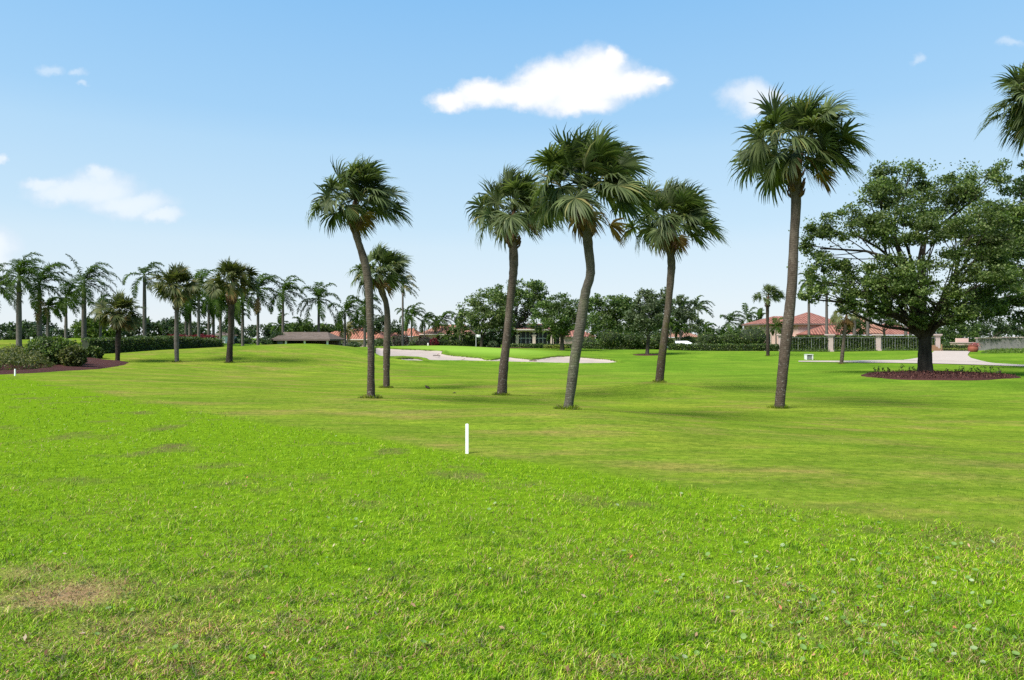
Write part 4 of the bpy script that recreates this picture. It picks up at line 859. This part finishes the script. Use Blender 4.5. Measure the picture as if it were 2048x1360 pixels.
for i, (px, Y, rx, ry, mat, lab) in enumerate([(800,104,14,14,'plum','reddish-brown airy shrub in front of the tiled villa, left of the tall yellowing palm'),(850,103,16,12,'plum','dull purple shrub in front of the tiled villa, below the windblown palms'),(868,102,8,11,'redleaf','red-leaved shrub at the left end of the clipped villa hedge'),(864,104,10,9,'yellowleaf','yellow-green shrub above the red-leaved one'),(830,104,12,9,'hedgeleaf','green shrub between the two purplish ones'),(985,98,10,8,'oakdark','dark shrub at the foot of the airy oak by the flag'),(940,104,14,14,'oakdark','dark rounded shrub behind the flag'),(1178,99,14,10,'hedgeleaf','green shrub at the corner of the screened villa'),(1838,93,12,9,'yellowleaf','yellow-green shrub above the fence beside the oak trunk'),(1750,92,14,8,'bright','bright shrub topping the fence behind its second pillar'),(772,100,12,8,'hedgeleaf','low shrub behind the shorter crossing palm'),(760,112,12,10,'treeleaf','green shrub before the orange roof, right of the curved palm'),(672,108,10,7,'treeleaf','small green shrub before the left end of the orange roof'),(708,108,14,5,'oakdark','low dark shrub before the orange roofed house')]):
    x = (px - 1024) / F * Y; z = float(HM(x, Y)); m = Y / F; o = thing('shrub', (x, Y, z), lab, 'shrub', 'shrubs round the villas')
    mb = MB(); mb.tube([(x, Y, z - .1), (x + .1, Y, z + ry * m)], [.05, .03], 6); mb.build('stem', M['bark'], o)
    ball(o, 'foliage', np.array([x, Y, z + ry * m * .85]), rx * m, rx * m * .8, ry * m, 900, .22, mat, 560 + i, .2)
# little seedlings round the oak's mulch
r_ = np.random.default_rng(90)
for i, (px, py, s) in enumerate([(1748,748,.3),(1757,747,.38),(1766,746,.3),(1776,747,.25),(1803,745,.65),(1820,745,.4),(1827,746,.35),(1893,746,.35),(1910,748,.3),(1919,748,.4),(1926,748,.5),(1941,750,.6),(1953,750,.45),(1961,751,.4),(1970,751,.6),(1981,752,.65),(1999,754,.6)]):
    x, y = gnd(px, py, .05); z = float(HM(x, y)); mb = MB(); P = [(x, y, z - .02), (x + r_.normal(0, .04), y, z + s * .8)]; mb.tube(P, [.012, .006], 5)
    o = thing('seedling', (x, y, z), 'small sparse seedling growing at the rim of the mulch ring under the oak', 'plant', 'seedlings round the oak'); mb.build('stem', M['bark'], o)
    Pl = np.array(P[0]) + (np.array(P[1]) - np.array(P[0])) * r_.uniform(.4, 1.1, (26, 1)) + r_.normal(0, .09, (26, 3)) * s * 1.4
    V, Fq = leaves(Pl, .11, r_, .8, .2, .34); mk('foliage', V, Fq, M['plum' if i % 3 == 1 else 'shrubleaf'], o)

# ------------------------------------------------------------------ buildings
def roof(name, faces, mat, parent, fascia=None):
    V = []; Fc = []; UV = []
    for f in faces:
        f = np.asarray(f, float); n = np.cross(f[1] - f[0], f[2] - f[0]); n /= np.linalg.norm(n) + 1e-9
        if n[2] < 0: f = f[::-1]; n = -n
        e = np.cross([0, 0, 1.], n); e = e / np.linalg.norm(e) if np.linalg.norm(e) > 1e-3 else np.array([1., 0, 0]); s = np.cross(n, e)
        Fc.append(tuple(range(len(V), len(V) + len(f)))); V += list(f); UV += [(float(p @ e), float(p @ s)) for p in f]
        g = len(V)
    o = mk(name, np.array(V), Fc, mat, parent); uv = o.data.uv_layers.new(name='UVMap')
    for l in o.data.loops: uv.data[l.index].uv = UV[l.vertex_index]
    return o
def hip(x0, x1, y0, y1, ze, zr, hx, hx2=None):
    hx2 = hx if hx2 is None else hx2; ym = (y0 + y1) / 2; a, b, c, d = (x0,y0,ze), (x1,y0,ze), (x1,y1,ze), (x0,y1,ze); r, s = (x0+hx, ym, zr), (x1-hx2, ym, zr)
    return [[a, b, s, r], [c, d, r, s], [b, c, s] if True else None, [d, a, r]]
def eave(mb, x0, x1, y0, y1, ze, h=.16, mi=0): mb.box(x0, x1, y0, y1, ze - h, ze - .004, mi)
def X(px, Y): return (px - 1024) / F * Y
def Z(py, Y): return CH - (py - YH) / F * Y
def arch_wall(mb, x0, x1, y, thick, z0, ztop, zspring, zarch, columns, cw):
    """a wall of arches: square piers at COLUMNS, flat-headed curved openings between them"""
    for c in columns: mb.box(c - cw/2, c + cw/2, y, y + thick, z0, zspring + .001); mb.box(c - cw*.75, c + cw*.75, y - .05, y + thick + .05, zspring - .22, zspring - .04)
    for a, b in zip(columns[:-1], columns[1:]):
        n = 14; xs_ = np.linspace(a, b, n + 1); t = (xs_ - (a + b) / 2) / ((b - a) / 2 - cw / 2 * 0); zz = zspring + (zarch - zspring) * np.sqrt(np.clip(1 - (np.abs(t) * .98) ** 2.2, 0, 1))
        V = []; 
        for xx, z in zip(xs_, zz): V += [(xx, y + .003, z), (xx, y + .003, ztop), (xx, y + thick - .003, z), (xx, y + thick - .003, ztop)]
        Fc = []
        for i in range(n): p, q = 4*i, 4*i+4; Fc += [(p, q, q+1, p+1), (p+2, p+3, q+3, q+2), (p, p+2, q+2, q)]
        mb.add(V, Fc)
def house(px, Y, label): return thing('house', (X(px, Y), Y, float(HM(X(px, Y), Y))), label, 'house', 'houses beyond the fairway')
def pane(o, x0, x1, y, z0, z1, name='window', mull=2, fr='trim'):
    mb = MB(); mb.box(x0, x1, y, y + .06, z0, z1); w = mb.build(name, M['glass'], o)
    f = MB(); t = .07
    for a, b, c, d in ((x0-t, x1+t, z1, z1+t), (x0-t, x1+t, z0-t, z0), (x0-t, x0, z0, z1), (x1, x1+t, z0, z1)): f.box(a, b, y - .03, y + .05, c, d)
    for i in range(1, mull): xm = x0 + (x1 - x0) * i / mull; f.box(xm - .03, xm + .03, y - .025, y - .001, z0, z1)
    f.build('frame', M[fr], w); return w
# --- brown-roofed pavilion
Y = 86; zg = .1; o = thing('pavilion', (X(605, Y), Y, zg), 'low open-sided pavilion with a brown shingle roof and white posts', 'pavilion')
x0, x1 = X(549, Y), X(662, Y); ze, zr = Z(678, Y), Z(663.5, Y)
roof('roof', [[(x0,Y-.5,ze),(x1,Y-.5,ze),(X(640,Y),Y+3.5,zr),(X(549,Y),Y+3.5,zr)], [(x1,Y+7.5,ze),(x0,Y+7.5,ze),(X(549,Y),Y+3.5,zr),(X(640,Y),Y+3.5,zr)], [(x1,Y-.5,ze),(x1,Y+7.5,ze),(X(640,Y),Y+3.5,zr)], [(X(529,Y),Y+2,Z(679,Y)),(x0-.004,Y-.5,ze),(x0-.004,Y+3.5,zr)]], M['shingle'], o)
mb = MB(); eave(mb, x0, x1, Y - .5, Y + 7.5, ze - .01, .18); mb.build('fascia', M['brownfascia'], o)
mb = MB(); mb.box(x0 + .3, X(565, Y), Y + .2, Y + 7, zg - .5, ze - .2); mb.build('side_room', M['blue'], o)
mb = MB(); mb.box(X(565, Y) + .01, x1 - .4, Y + 5.5, Y + 6.5, zg - .5, ze - .2); mb.build('back_wall', M['brownfascia'], o)
for px in (572, 609.5, 655):
    mb = MB(); mb.box(X(px, Y) - .1, X(px, Y) + .1, Y - .1, Y + .1, zg - .5, ze - .2); mb.build('post', M['white'], o)
# --- orange roofed house
Y = 124; o = house(700, Y, 'single-storey house with a big orange tiled hip roof, right of the brown pavilion'); zg = float(HM(X(700, Y), Y)) - .3
ze = Z(678, Y); roof('roof', hip(X(672, Y), X(768, Y), Y - .6, Y + 14, ze, Z(652.5, Y), X(30+1024, Y)*.85, X(44+1024, Y)*.9), M['tile'], o)
ze2 = Z(669, Y); roof('roof', hip(X(636, Y), X(682, Y), Y - 2.2, Y + 6, Z(676, Y), Z(662, Y), 2.6, .4), M['tile'], o)
mb = MB(); mb.box(X(676, Y), X(764, Y), Y, Y + 13.2, zg, ze - .2); mb.box(X(640, Y), X(676, Y) - .01, Y - 1.6, Y + 5, zg, Z(677.5, Y)); mb.build('wall', M['pink'], o)
mb = MB(); eave(mb, X(672, Y), X(768, Y), Y - .6, Y + 14, ze - .008, .18); mb.build('fascia', M['trim'], o)
for a, b in ((686, 694), (702, 714), (730, 742)): pane(o, X(a, Y), X(b, Y), Y - .075, zg + .9, ze - .5)
mb = MB(); mb.box(X(679,Y), X(683,Y), Y+3.4, Y+4.2, Z(661,Y), Z(659,Y)+.1); mb.build('roof_vent', M['white'], o)
# --- villa with the arched loggia
Y = 126; o = house(860, Y, 'tiled villa with cream arched loggia behind the bunkers'); zg = float(HM(X(860, Y), Y)) - .3
ze = Z(668, Y); roof('roof', hip(X(838, Y), X(945, Y), Y - .6, Y + 13, ze, Z(648, Y), 3.0, 1.8), M['tileorange'], o)
roof('roof', hip(X(772, Y), X(842, Y), Y - 3.0, Y + 6, Z(672, Y), Z(656, Y), 4.2, 1.5), M['tile'], o)
mb = MB(); mb.box(X(776, Y), X(839, Y), Y - 2.4, Y + 5.6, zg, Z(673.5, Y)); mb.box(X(842, Y), X(872, Y), Y, Y + 11, zg, ze - .2); mb.box(X(872, Y) + .01, X(942, Y), Y + 4, Y + 11.9, zg, ze - .21); mb.build('wall', M['pink'], o)
cols = [X(p, Y) for p in (880, 899.5, 925, 942)]
mb = MB(); arch_wall(mb, 0, 0, Y - .2, .45, zg, ze - .18, Z(680, Y), Z(672.5, Y), cols, .42); mb.build('arcade', M['stucco'], o)
mb = MB(); mb.box(cols[0] + .1, cols[-1] - .1, Y + .6, Y + .66, zg, ze - .3); sc = mb.build('screen', M['screen'], o)
mb = MB(); [mb.box(xx - .03, xx + .03, Y + .54, Y + .59, zg, ze - .4) for xx in np.linspace(cols[0] + .7, cols[-1] - .7, 6)]; mb.build('mullion', M['trim'], sc)
mb = MB(); eave(mb, X(838, Y), X(945, Y), Y - .6, Y + 13, ze - .008, .16); mb.build('fascia', M['trim'], o)
pane(o, X(848, Y), X(858, Y), Y - .075, zg + .8, ze - .6); pane(o, X(790, Y), X(800, Y), Y - 2.475, zg + .8, zg + 2.0); pane(o, X(812, Y), X(822, Y), Y - 2.475, zg + .8, zg + 2.0)
# --- screened villa in the middle
Y = 112; o = house(1090, Y, 'villa with tall screened arches and a red gable roof, behind the dense round-topped tree'); zg = float(HM(X(1090, Y), Y)) - .3
ze = Z(658, Y); roof('roof', hip(X(1005, Y), X(1132, Y), Y - .8, Y + 12, ze, Z(646, Y), 3.5, 3.0), M['tilered'], o)
roof('roof', hip(X(1122, Y), X(1190, Y), Y - 2.6, Y + 6, Z(673, Y), Z(655, Y), 2.2, 3.0), M['tilered'], o)
cols = [X(p, Y) for p in (1012, 1034.5, 1068, 1104, 1122)]
mb = MB(); arch_wall(mb, 0, 0, Y - .2, .5, zg, ze - .18, Z(669, Y), Z(663, Y), cols, .5); mb.build('arcade', M['stucco'], o)
mb = MB(); mb.box(cols[0], cols[-1], Y + 3, Y + 11, zg, ze - .2); mb.box(X(1126, Y), X(1186, Y), Y - 2, Y + 5, zg, Z(674.5, Y)); mb.build('wall', M['pink'], o)
mb = MB(); mb.box(cols[0] + .1, cols[-1] - .1, Y + .7, Y + .76, zg, ze - .3); sc = mb.build('screen', M['screen'], o)
mb = MB(); [mb.box(X(p, Y) - .035, X(p, Y) + .035, Y + .62, Y + .69, zg, ze - .4) for p in (1042, 1052, 1060, 1078, 1086, 1095, 1112)]; mb.box(cols[1], cols[-1], Y + .6, Y + .618, Z(677, Y), Z(675.8, Y)); mb.build('mullion', M['white'], sc)
mb = MB(); eave(mb, X(1005, Y), X(1132, Y), Y - .8, Y + 12, ze - .008, .2); mb.build('fascia', M['trim'], o)
pane(o, X(1143, Y), X(1150, Y), Y - 2.075, zg + .3, Z(678, Y), 'door', 1); pane(o, X(1162, Y), X(1174, Y), Y - 2.075, zg + .9, Z(679, Y))
# --- far pink house beyond the car
Y = 138; o = house(1372, Y, 'small distant pink house with a faded salmon roof, above the white car'); zg = float(HM(X(1372, Y), Y)) - .3
roof('roof', hip(X(1338, Y), X(1406, Y), Y - .6, Y + 10, Z(674, Y), Z(662, Y), 2.8), M['tileorange'], o)
mb = MB(); mb.box(X(1342, Y), X(1402, Y), Y, Y + 9.3, zg, Z(675.4, Y)); mb.build('wall', M['pink'], o)
for a in (1352, 1368, 1388): pane(o, X(a, Y), X(a + 6, Y), Y - .075, zg + .9, zg + 2.0)
# --- pink villa behind the ivy fence
Y = 108; o = house(1640, Y, 'large pink villa with layered red barrel-tile hip roofs behind the ivy fence'); zg = float(HM(X(1640, Y), Y)) - .3
ze = Z(647, Y); roof('roof', hip(X(1588, Y), X(1684, Y), Y - .6, Y + 11, ze, Z(622, Y), X(56+1024, Y)*.97, X(38+1024, Y)*.97), M['tilered'], o)
roof('roof', hip(X(1524, Y), X(1612, Y), Y + 1.4, Y + 10, ze + .02, Z(630, Y), 4.0, 1.5), M['tilered'], o)
roof('roof', hip(X(1592, Y), X(1712, Y), Y - 3.4, Y + .55, Z(669, Y), Z(651, Y), 3.6, 3.6), M['tilered'], o)
roof('roof', hip(X(1690, Y), X(1772, Y), Y - 2, Y + 9, Z(667, Y), Z(632, Y), 4.6, 1.6), M['tileorange'], o)
roof('roof', hip(X(1752, Y), X(1842, Y), Y - 3.2, Y + 7, Z(669, Y), Z(645, Y), 2.6, 3.2), M['tilered'], o)
mb = MB(); mb.box(X(1596, Y), X(1680, Y), Y, Y + 10.4, zg, ze - .2); mb.box(X(1529, Y), X(1596, Y) - .01, Y + 2, Y + 9.6, zg, ze - .19); mb.box(X(1600, Y), X(1706, Y), Y - 3, Y - .01, zg, Z(670.5, Y)); mb.box(X(1706, Y) + .02, X(1838, Y), Y - 1.5, Y + 8, zg, Z(671, Y)); mb.build('wall', M['pink'], o)
mb = MB(); eave(mb, X(1588, Y), X(1684, Y), Y - .6, Y + 11, ze - .008, .22); eave(mb, X(1524, Y), X(1588, Y) - .01, Y + 1.4, Y + 10, ze + .012, .22); mb.build('fascia', M['brownfascia'], o)
mb = MB(); mb.box(X(1583, Y), X(1590, Y), Y + 1.7, Y + 1.99, zg, ze - .25); mb.build('pilaster', M['stucco'], o)
pane(o, X(1540, Y), X(1550, Y), Y + 1.92, zg + 1.0, zg + 2.6)
# --- white building glimpsed behind the palm grove
Y = 140; o = house(430, Y, 'low white building glimpsed between the grove palm trunks'); zg = float(HM(X(430, Y), Y)) - .3
mb = MB(); mb.box(X(408, Y), X(450, Y), Y, Y + 8, zg, Z(671, Y)); mb.build('wall', M['white'], o)
roof('roof', hip(X(404, Y), X(454, Y), Y - .5, Y + 8.5, Z(671, Y) + .01, Z(664, Y), 3.0), M['shingle'], o)
pane(o, X(415, Y), X(421, Y), Y - .075, zg + .9, zg + 2.0); pane(o, X(436, Y), X(443, Y), Y - .075, zg + .9, zg + 2.0)

# ------------------------------------------------------------------ ivy fence: pillars, bars and the climbing hedge on it
YF = 86.5; zf = lambda px: float(HM(X(px, YF), YF))
GP = 'stone pillars of the ivy fence'
for i, (px, lab) in enumerate([(1563,'stone fence pillar at the near end, half hidden by the tallest palm trunk'),(1659.5,'stone fence pillar immediately left of the thin leaning palm'),(1754.5,'stone fence pillar standing midway between thin leaning palm and oak'),(1873,'stone gate pillar showing just right of the oak trunk')]):
    x = X(px, YF); z = zf(px); o = thing('fence_pillar', (x, YF, z), lab, 'pillar', GP); zt = Z(670, YF)
    mb = MB(); mb.box(x-.30, x+.30, YF-.30, YF+.30, z-.2, zt-.16); mb.build('shaft', M['pinkpale'], o)
    mb = MB(); mb.box(x-.36, x+.36, YF-.36, YF+.36, z-.2, z+.18); mb.build('plinth', M['pinkpale'], o)
    mb = MB(); mb.box(x-.42, x+.42, YF-.42, YF+.42, zt-.158, zt-.04); mb.box(x-.47, x+.47, YF-.47, YF+.47, zt-.04, zt+.12); mb.build('capital', M['pinkpale'], o)
GV = 'ivy covered railing panels'
for (a, b, lab) in ((1566.5,1654,'ivy-covered railing panel left of the first clear stone pillar'),(1665,1749,'ivy-covered railing panel behind the thin leaning palm'),(1760,1868,'ivy-covered railing panel that ends behind the oak trunk')):
    x0, x1 = X(a, YF), X(b, YF); z = zf((a + b) / 2); zt = Z(673.5, YF); o = thing('fence_panel', (x0, YF, z), lab, 'fence', GV)
    mb = MB()
    for q, xx in enumerate(np.linspace(x0 + .08, x1 - .08, int((x1 - x0) / .32))): w = .030 if q % 5 == 0 else .012; mb.box(xx - w, xx + w, YF - .27 - w, YF - .27 + w, z - .1, zt - .06)
    mb.box(x0, x1, YF - .32, YF - .285, z + .1, z + .15); mb.box(x0, x1, YF - .32, YF - .285, zt - .14, zt - .1); mb.build('railing', M['metal'], o)
    mb = MB(); mb.box(x0 + .02, x1 - .02, YF - .08, YF + .22, z - .1, zt - .08); mb.build('dark_core', M['core'], o)
    r = np.random.default_rng(int(a)); n = 5500; top = r.uniform(0, 1, n) < .2; xx = r.uniform(x0, x1, n); tz = zt * np.ones(n) + .04 * np.sin(xx * 1.9) + .03 * np.sin(xx * 4.7)
    P = np.column_stack([xx, np.where(top, r.uniform(YF - .25, YF + .3, n), YF - .2 + r.normal(0, .04, n)), np.where(top, tz + r.normal(0, .04, n), z + (tz - z) * r.uniform(0, 1, n))])
    V, Fq = leaves(P, .17, r, .2, .1); mk('ivy', V, Fq, M['hedgeleaf'], o)
    P = np.column_stack([r.uniform(x0, x1, 800), YF - .55 + r.normal(0, .12, 800), z + np.abs(r.normal(0, .16, 800))]); V, Fq = leaves(P, .16, r, .4, .1); mk('ground_ivy', V, Fq, M['treeleaf'], o)
# --- walls, planter, steps by the gate
Yw = 92; o = thing('entrance_wall', (X(1925, Yw), Yw, float(HM(X(1925, Yw), Yw))), 'low pink two-tier entrance wall at the end of the driveway', 'wall'); z = float(HM(X(1925, Yw), Yw))
mb = MB(); mb.box(X(1905, Yw), X(1952, Yw), Yw, Yw + .4, z - .2, Z(686, Yw)); mb.build('lower_wall', M['pink'], o)
mb = MB(); mb.box(X(1905, Yw) - .08, X(1952, Yw) + .08, Yw - .1, Yw + .5, Z(686, Yw) + .002, Z(684.5, Yw)); mb.build('coping', M['pinkpale'], o)
mb = MB(); mb.box(X(1923, Yw), X(1946, Yw), Yw + .9, Yw + 1.3, z - .2, Z(676.5, Yw)); mb.build('upper_wall', M['pink'], o)
hedge('hedge', 'low clipped hedge strip in front of the pink entrance wall', [(1884,89),(1942,89)], .7, .7, 1400, .15, 'hedgeleaf', 581)
hedge('hedge', 'bright yellow flowering edging at the foot of the entrance hedge', [(1884,87.9),(1943,87.9)], .3, .6, 900, .12, 'yellowleaf', 582)
Yw = 90
for (a, b, lab, dy) in ((1955,2003,'weathered grey garden wall beside the rust red planter, draped with twigs',0),(2003,2100,'taller grey wall running out of the photo at the right edge',1.2)):
    x0, x1 = X(a, Yw), X(b, Yw); z = float(HM(x0, Yw)); o = thing('garden_wall', (x0, Yw + dy, z), lab, 'wall', 'grey walls right of the driveway'); zt = Z(677 if dy == 0 else 675.5, Yw)
    mb = MB(); mb.box(x0, x1 - .05, Yw + dy, Yw + dy + .35, z - .2, zt); mb.build('wall', M['greywall'], o)
    mb = MB(); mb.box(x0 - .06, x1, Yw + dy - .06, Yw + dy + .41, zt + .002, zt + .12); mb.build('coping', M['pinkpale'], o)
    r = np.random.default_rng(int(a)); P = np.column_stack([r.uniform(x0, x1, 500), np.full(500, Yw + dy - .05) + r.normal(0, .1, 500), zt + .15 - np.abs(r.normal(0, .35, 500))]); V, Fq = leaves(P, .17, r, .2, .1); mk('creeper', V, Fq, M['grayleaf'], o)
mass('verge_grass', 'taller bright grass along the foot of the grey garden wall', [(1958,706.5),(1975,707.5),(2060,707),(2120,706.5),(2120,701.5),(2040,700),(1975,700)], .28, 5000, .16, 'bright', 585, 'grass')
Yp = 85; xp = X(1946, Yp); z = float(HM(xp, Yp)); o = thing('planter', (xp, Yp, z), 'round rust red planter barrel with pink flowers at the driveway edge', 'planter')
mb = MB(); t = np.linspace(0, 1, 12); mb.tube(np.column_stack([np.full(12, xp), np.full(12, Yp), z - .05 + t * .82]), .42 + .16 * np.sin(t * 2.9), 18); mb.build('pot', M['rust'], o, True)
mb = MB(); a = np.linspace(0, 2*math.pi, 25); mb.tube(np.column_stack([xp + .50 * np.cos(a), Yp + .50 * np.sin(a), np.full(25, z + .80)]), .05, 6, cap=False); mb.build('rim', M['rust'], o, True)
r = np.random.default_rng(3); V, Fq = leaves(np.array([xp + .2, Yp, z + .9]) + r.normal(0, 1, (260, 3)) * [.3, .25, .12], .14, r); mk('flowers', V, Fq, leafmat('pink_flower', [(0, (.05, .08, .02)), (.5, (.40, .06, .10)), (1, (.55, .22, .25))], .2), o)
Ys = 85; x0 = X(1868, Ys); z = float(HM(x0, Ys)); o = thing('timber_step', (x0, Ys, z), 'stepped weathered timber edging beside the gate pillar', 'steps')
for q in range(4):
    mb = MB(); mb.box(x0 + .05 * q, x0 + 1.1 - .08 * q, Ys + .35 * q, Ys + .33 + .35 * q, z - .1, z + .16 + .19 * q); mb.build('step', M['wood'], o)
mb = MB(); mb.box(X(1883, Ys), X(1883, Ys) + .09, Ys, Ys + .09, z - .1, z + .85); mb.build('post', M['wood'], o)
# --- utility box
x, y = gnd(1620, 719.5); z = float(HM(x, y)); o = thing('utility_box', (x, y, z), 'small white box with a wire mesh front on the grass by the cart path', 'box'); w, h = .32, .50
mb = MB(); mb.box(x-w, x+w, y+.1, y+.6, z-.05, z+h); mb.box(x-w, x-w+.03, y, y+.099, z-.05, z+h); mb.box(x+w-.09, x+w, y, y+.099, z-.05, z+h); mb.build('body', M['white'], o)
mb = MB(); mb.box(x-w-.03, x+w+.03, y-.03, y+.63, z+h+.002, z+h+.05); mb.build('lid', M['white'], o)
mb = MB(); [mb.box(xx-.006, xx+.006, y+.03, y+.045, z-.04, z+h-.02) for xx in np.linspace(x-w+.06, x+w-.12, 10)]; [mb.box(x-w+.031, x+w-.091, y+.046, y+.058, zz-.006, zz+.006) for zz in np.linspace(z+.03, z+h-.04, 7)]; mb.build('mesh_front', M['metal'], o)

# ------------------------------------------------------------------ golf pieces
def stake(px, py, ptop, lab):
    x, y = gnd(px, py); z = float(HM(x, y)); h = (py - ptop) * y / F; o = thing('boundary_stake', (x, y, z), lab, 'stake', 'white boundary stakes'); s = .0225
    mb = MB(); mb.box(x-s, x+s, y-s, y+s, z-.2, z+h-.012); mb.build('post', M['stake'], o)
    mb = MB(); mb.add([(x-s,y-s,z+h-.0115),(x+s,y-s,z+h-.0115),(x+s,y+s,z+h-.0115),(x-s,y+s,z+h-.0115),(x-s*.7,y-s*.7,z+h),(x+s*.7,y-s*.7,z+h),(x+s*.7,y+s*.7,z+h),(x-s*.7,y+s*.7,z+h)], [(0,1,5,4),(1,2,6,5),(2,3,7,6),(3,0,4,7),(4,5,6,7)]); mb.build('tip', M['stake'], o)
stake(934, 907, 848, 'white square boundary stake in the foreground, on the edge of the long grass')
stake(30, 751.5, 738, 'far white boundary stake before the mulch bed at the left edge')
Yf = 90; x = X(952, Yf); z = float(HM(x, Yf)); o = thing('golf_flag', (x, Yf, z), 'white golf flag on a thin pole on the putting green', 'flag'); zt = Z(669, Yf)
mb = MB(); mb.tube([(x, Yf, z - .1), (x, Yf, zt)], .028, 8); mb.build('pole', M['white'], o)
V = []; Fc = []; nxf, nzf = 8, 4
for i in range(nxf + 1):
    for j in range(nzf + 1): V.append((x + .03 + i / nxf * .55, Yf + .05 * math.sin(i * 1.1), zt - .02 - j / nzf * .36 - .02 * i / nxf + .015 * math.sin(i * .9)))
for i in range(nxf):
    for j in range(nzf): a = i * (nzf + 1) + j; Fc.append((a, a + 1, a + nzf + 2, a + nzf + 1))
fl = mk('pennant', V, Fc, M['white'], o, True); sm = fl.modifiers.new('thickness', 'SOLIDIFY'); sm.thickness = .01
GK = 'bunker rakes'
for (p0, p1, lab) in (((1066,722.0),(1073,725.4),'bunker rake lying across the middle bunker, near the s-bent palm'),((873,711.5),(882,706.5),'bunker rake lying at the inner corner of the left bunker'),((921,722),(930,718.5),'bunker rake lying in the narrow middle of the bunker')):
    a = np.array(gnd(*p0)); b = np.array(gnd(*p1)); L = np.linalg.norm(b - a); b = a + (b - a) / L * 1.9; za, zb_ = float(HM(*a)) - .02, float(HM(*b)) + .03
    o = thing('bunker_rake', (*a, za), lab, 'rake', GK); mb = MB(); mb.tube([(*a, za + .05), (*b, zb_ + .05)], .022, 6); mb.build('handle', M['wood'], o)
    d = nrm(b - a); s = np.array([-d[1], d[0]]); mb = MB(); mb.tube([(*(a - s * .35), za + .07), (*(a + s * .35), za + .07)], .03, 6)
    for q in np.linspace(-.33, .33, 9): mb.tube([(*(a + s * q), za + .06), (*(a + s * q), za - .04)], .012, 4)
    mb.build('head', M['twig'], o)
x, y = gnd(855, 779); z = float(HM(x, y)); o = thing('debris', (x, y, z), 'small dark clump of fallen palm debris lying on the fairway', 'debris')
mb = MB(); mb.tube([(x-.10, y, z+.16), (x-.06, y, z+.10), (x+.02, y+.02, z+.05), (x+.10, y, z+.02)], [.02, .05, .06, .03], 8, jit=.1); mb.tube([(x-.02, y, z+.05), (x+.06, y-.04, z+.06), (x+.14, y-.05, z+.01)], [.04, .035, .012], 7, jit=.1); mb.build('husk', M['twig'], o, True)
mb = MB(); [mb.tube([(x+.02*q, y+.01*q, z+.06), (x-.05+.03*q, y-.02*q, z+.13+.01*q)], [.008, .003], 4) for q in range(5)]; mb.build('fibres', M['twig'], o)
x, y = gnd(909, 790); z = float(HM(x, y)); o = thing('debris', (x, y, z), 'tiny dark leaf scrap lying on the fairway right of the larger clump', 'debris'); mb = MB(); mb.tube([(x-.07, y, z+.02), (x, y+.02, z+.035), (x+.07, y, z+.015)], [.01, .022, .008], 6, jit=.1); mb.build('scrap', M['twig'], o)
for px, py, lab in ((856, 690.5, 'small pale tee marker post on the rim of the putting green'), (1006, 691, 'little pale marker post at the right of the green')):
    Yt = 88; x = X(px, Yt); z = float(HM(x, Yt)); o = thing('marker_post', (x, Yt, z), lab, 'marker', 'small course markers'); mb = MB(); mb.box(x-.09, x+.09, Yt-.09, Yt+.09, z-.05, z+.28); mb.build('post', M['trim'], o); mb = MB(); mb.tube([(x, Yt, z+.282), (x, Yt, z+.38)], [.10, .05], 8); mb.build('cap', M['white'], o)
# course sign far left
Yb = 84; x = X(62.5, Yb); z = float(HM(x, Yb)); o = thing('course_sign', (x, Yb, z), 'small white sign on a post on the lawn beside the leftmost thick palm', 'sign'); zt = Z(674, Yb)
mb = MB(); mb.tube([(x-.06, Yb, z-.1), (x-.06, Yb, zt-.1)], .04, 6); mb.build('post', M['white'], o); mb = MB(); mb.box(x-.12, x+.22, Yb-.07, Yb-.05, zt-.2, zt); mb.build('board', M['white'], o)

# ------------------------------------------------------------------ parked car glimpsed over the hedge
Yc = 92.5; cx = X(1364, Yc); z = float(HM(cx, Yc)); o = thing('parked_car', (cx, Yc, z), 'white car parked beyond the low hedge in front of the pink house', 'car')
prof = [(-2.2,.35),(-2.25,.75),(-2.1,.95),(-1.5,1.02),(-.95,1.42),(.55,1.45),(1.25,1.05),(2.0,.92),(2.25,.7),(2.2,.35)]
V = [(cx + a, Yc - .85 + (0 if b < 1.1 else .16), z + b * .82) for a, b in prof] + [(cx + a, Yc + .85 - (0 if b < 1.1 else .16), z + b * .82) for a, b in prof]; n = len(prof)
mk('body', V, [tuple(range(n))[::-1], tuple(range(n, 2*n))] + [(i, (i+1) % n, n + (i+1) % n, n + i) for i in range(n)], M['carpaint'], o)
mb = MB(); mb.add([(cx-.98,Yc-.84,z+0.845),(cx+1.1,Yc-.84,z+0.869),(cx+.5,Yc-.715,z+1.132),(cx-.85,Yc-.715,z+1.115),(cx-.98,Yc-.80,z+0.845),(cx+1.1,Yc-.80,z+0.869),(cx+.5,Yc-.68,z+1.132),(cx-.85,Yc-.68,z+1.115)], [(0,1,2,3),(7,6,5,4),(0,4,5,1),(1,5,6,2),(2,6,7,3),(3,7,4,0)]); mb.build('window', M['glass'], o)
for sx_ in (-1.4, 1.4):
    for sy_ in (-.8, .8):
        mb = MB(); mb.tube([(cx+sx_, Yc+sy_-.12, z+.33), (cx+sx_, Yc+sy_+.12, z+.33)], .33, 18); w = mb.build('wheel', M['tyre'], o); mb = MB(); mb.tube([(cx+sx_, Yc+sy_-.13, z+.33), (cx+sx_, Yc+sy_+.13, z+.33)], .19, 12); mb.build('rim', M['metal'], w)
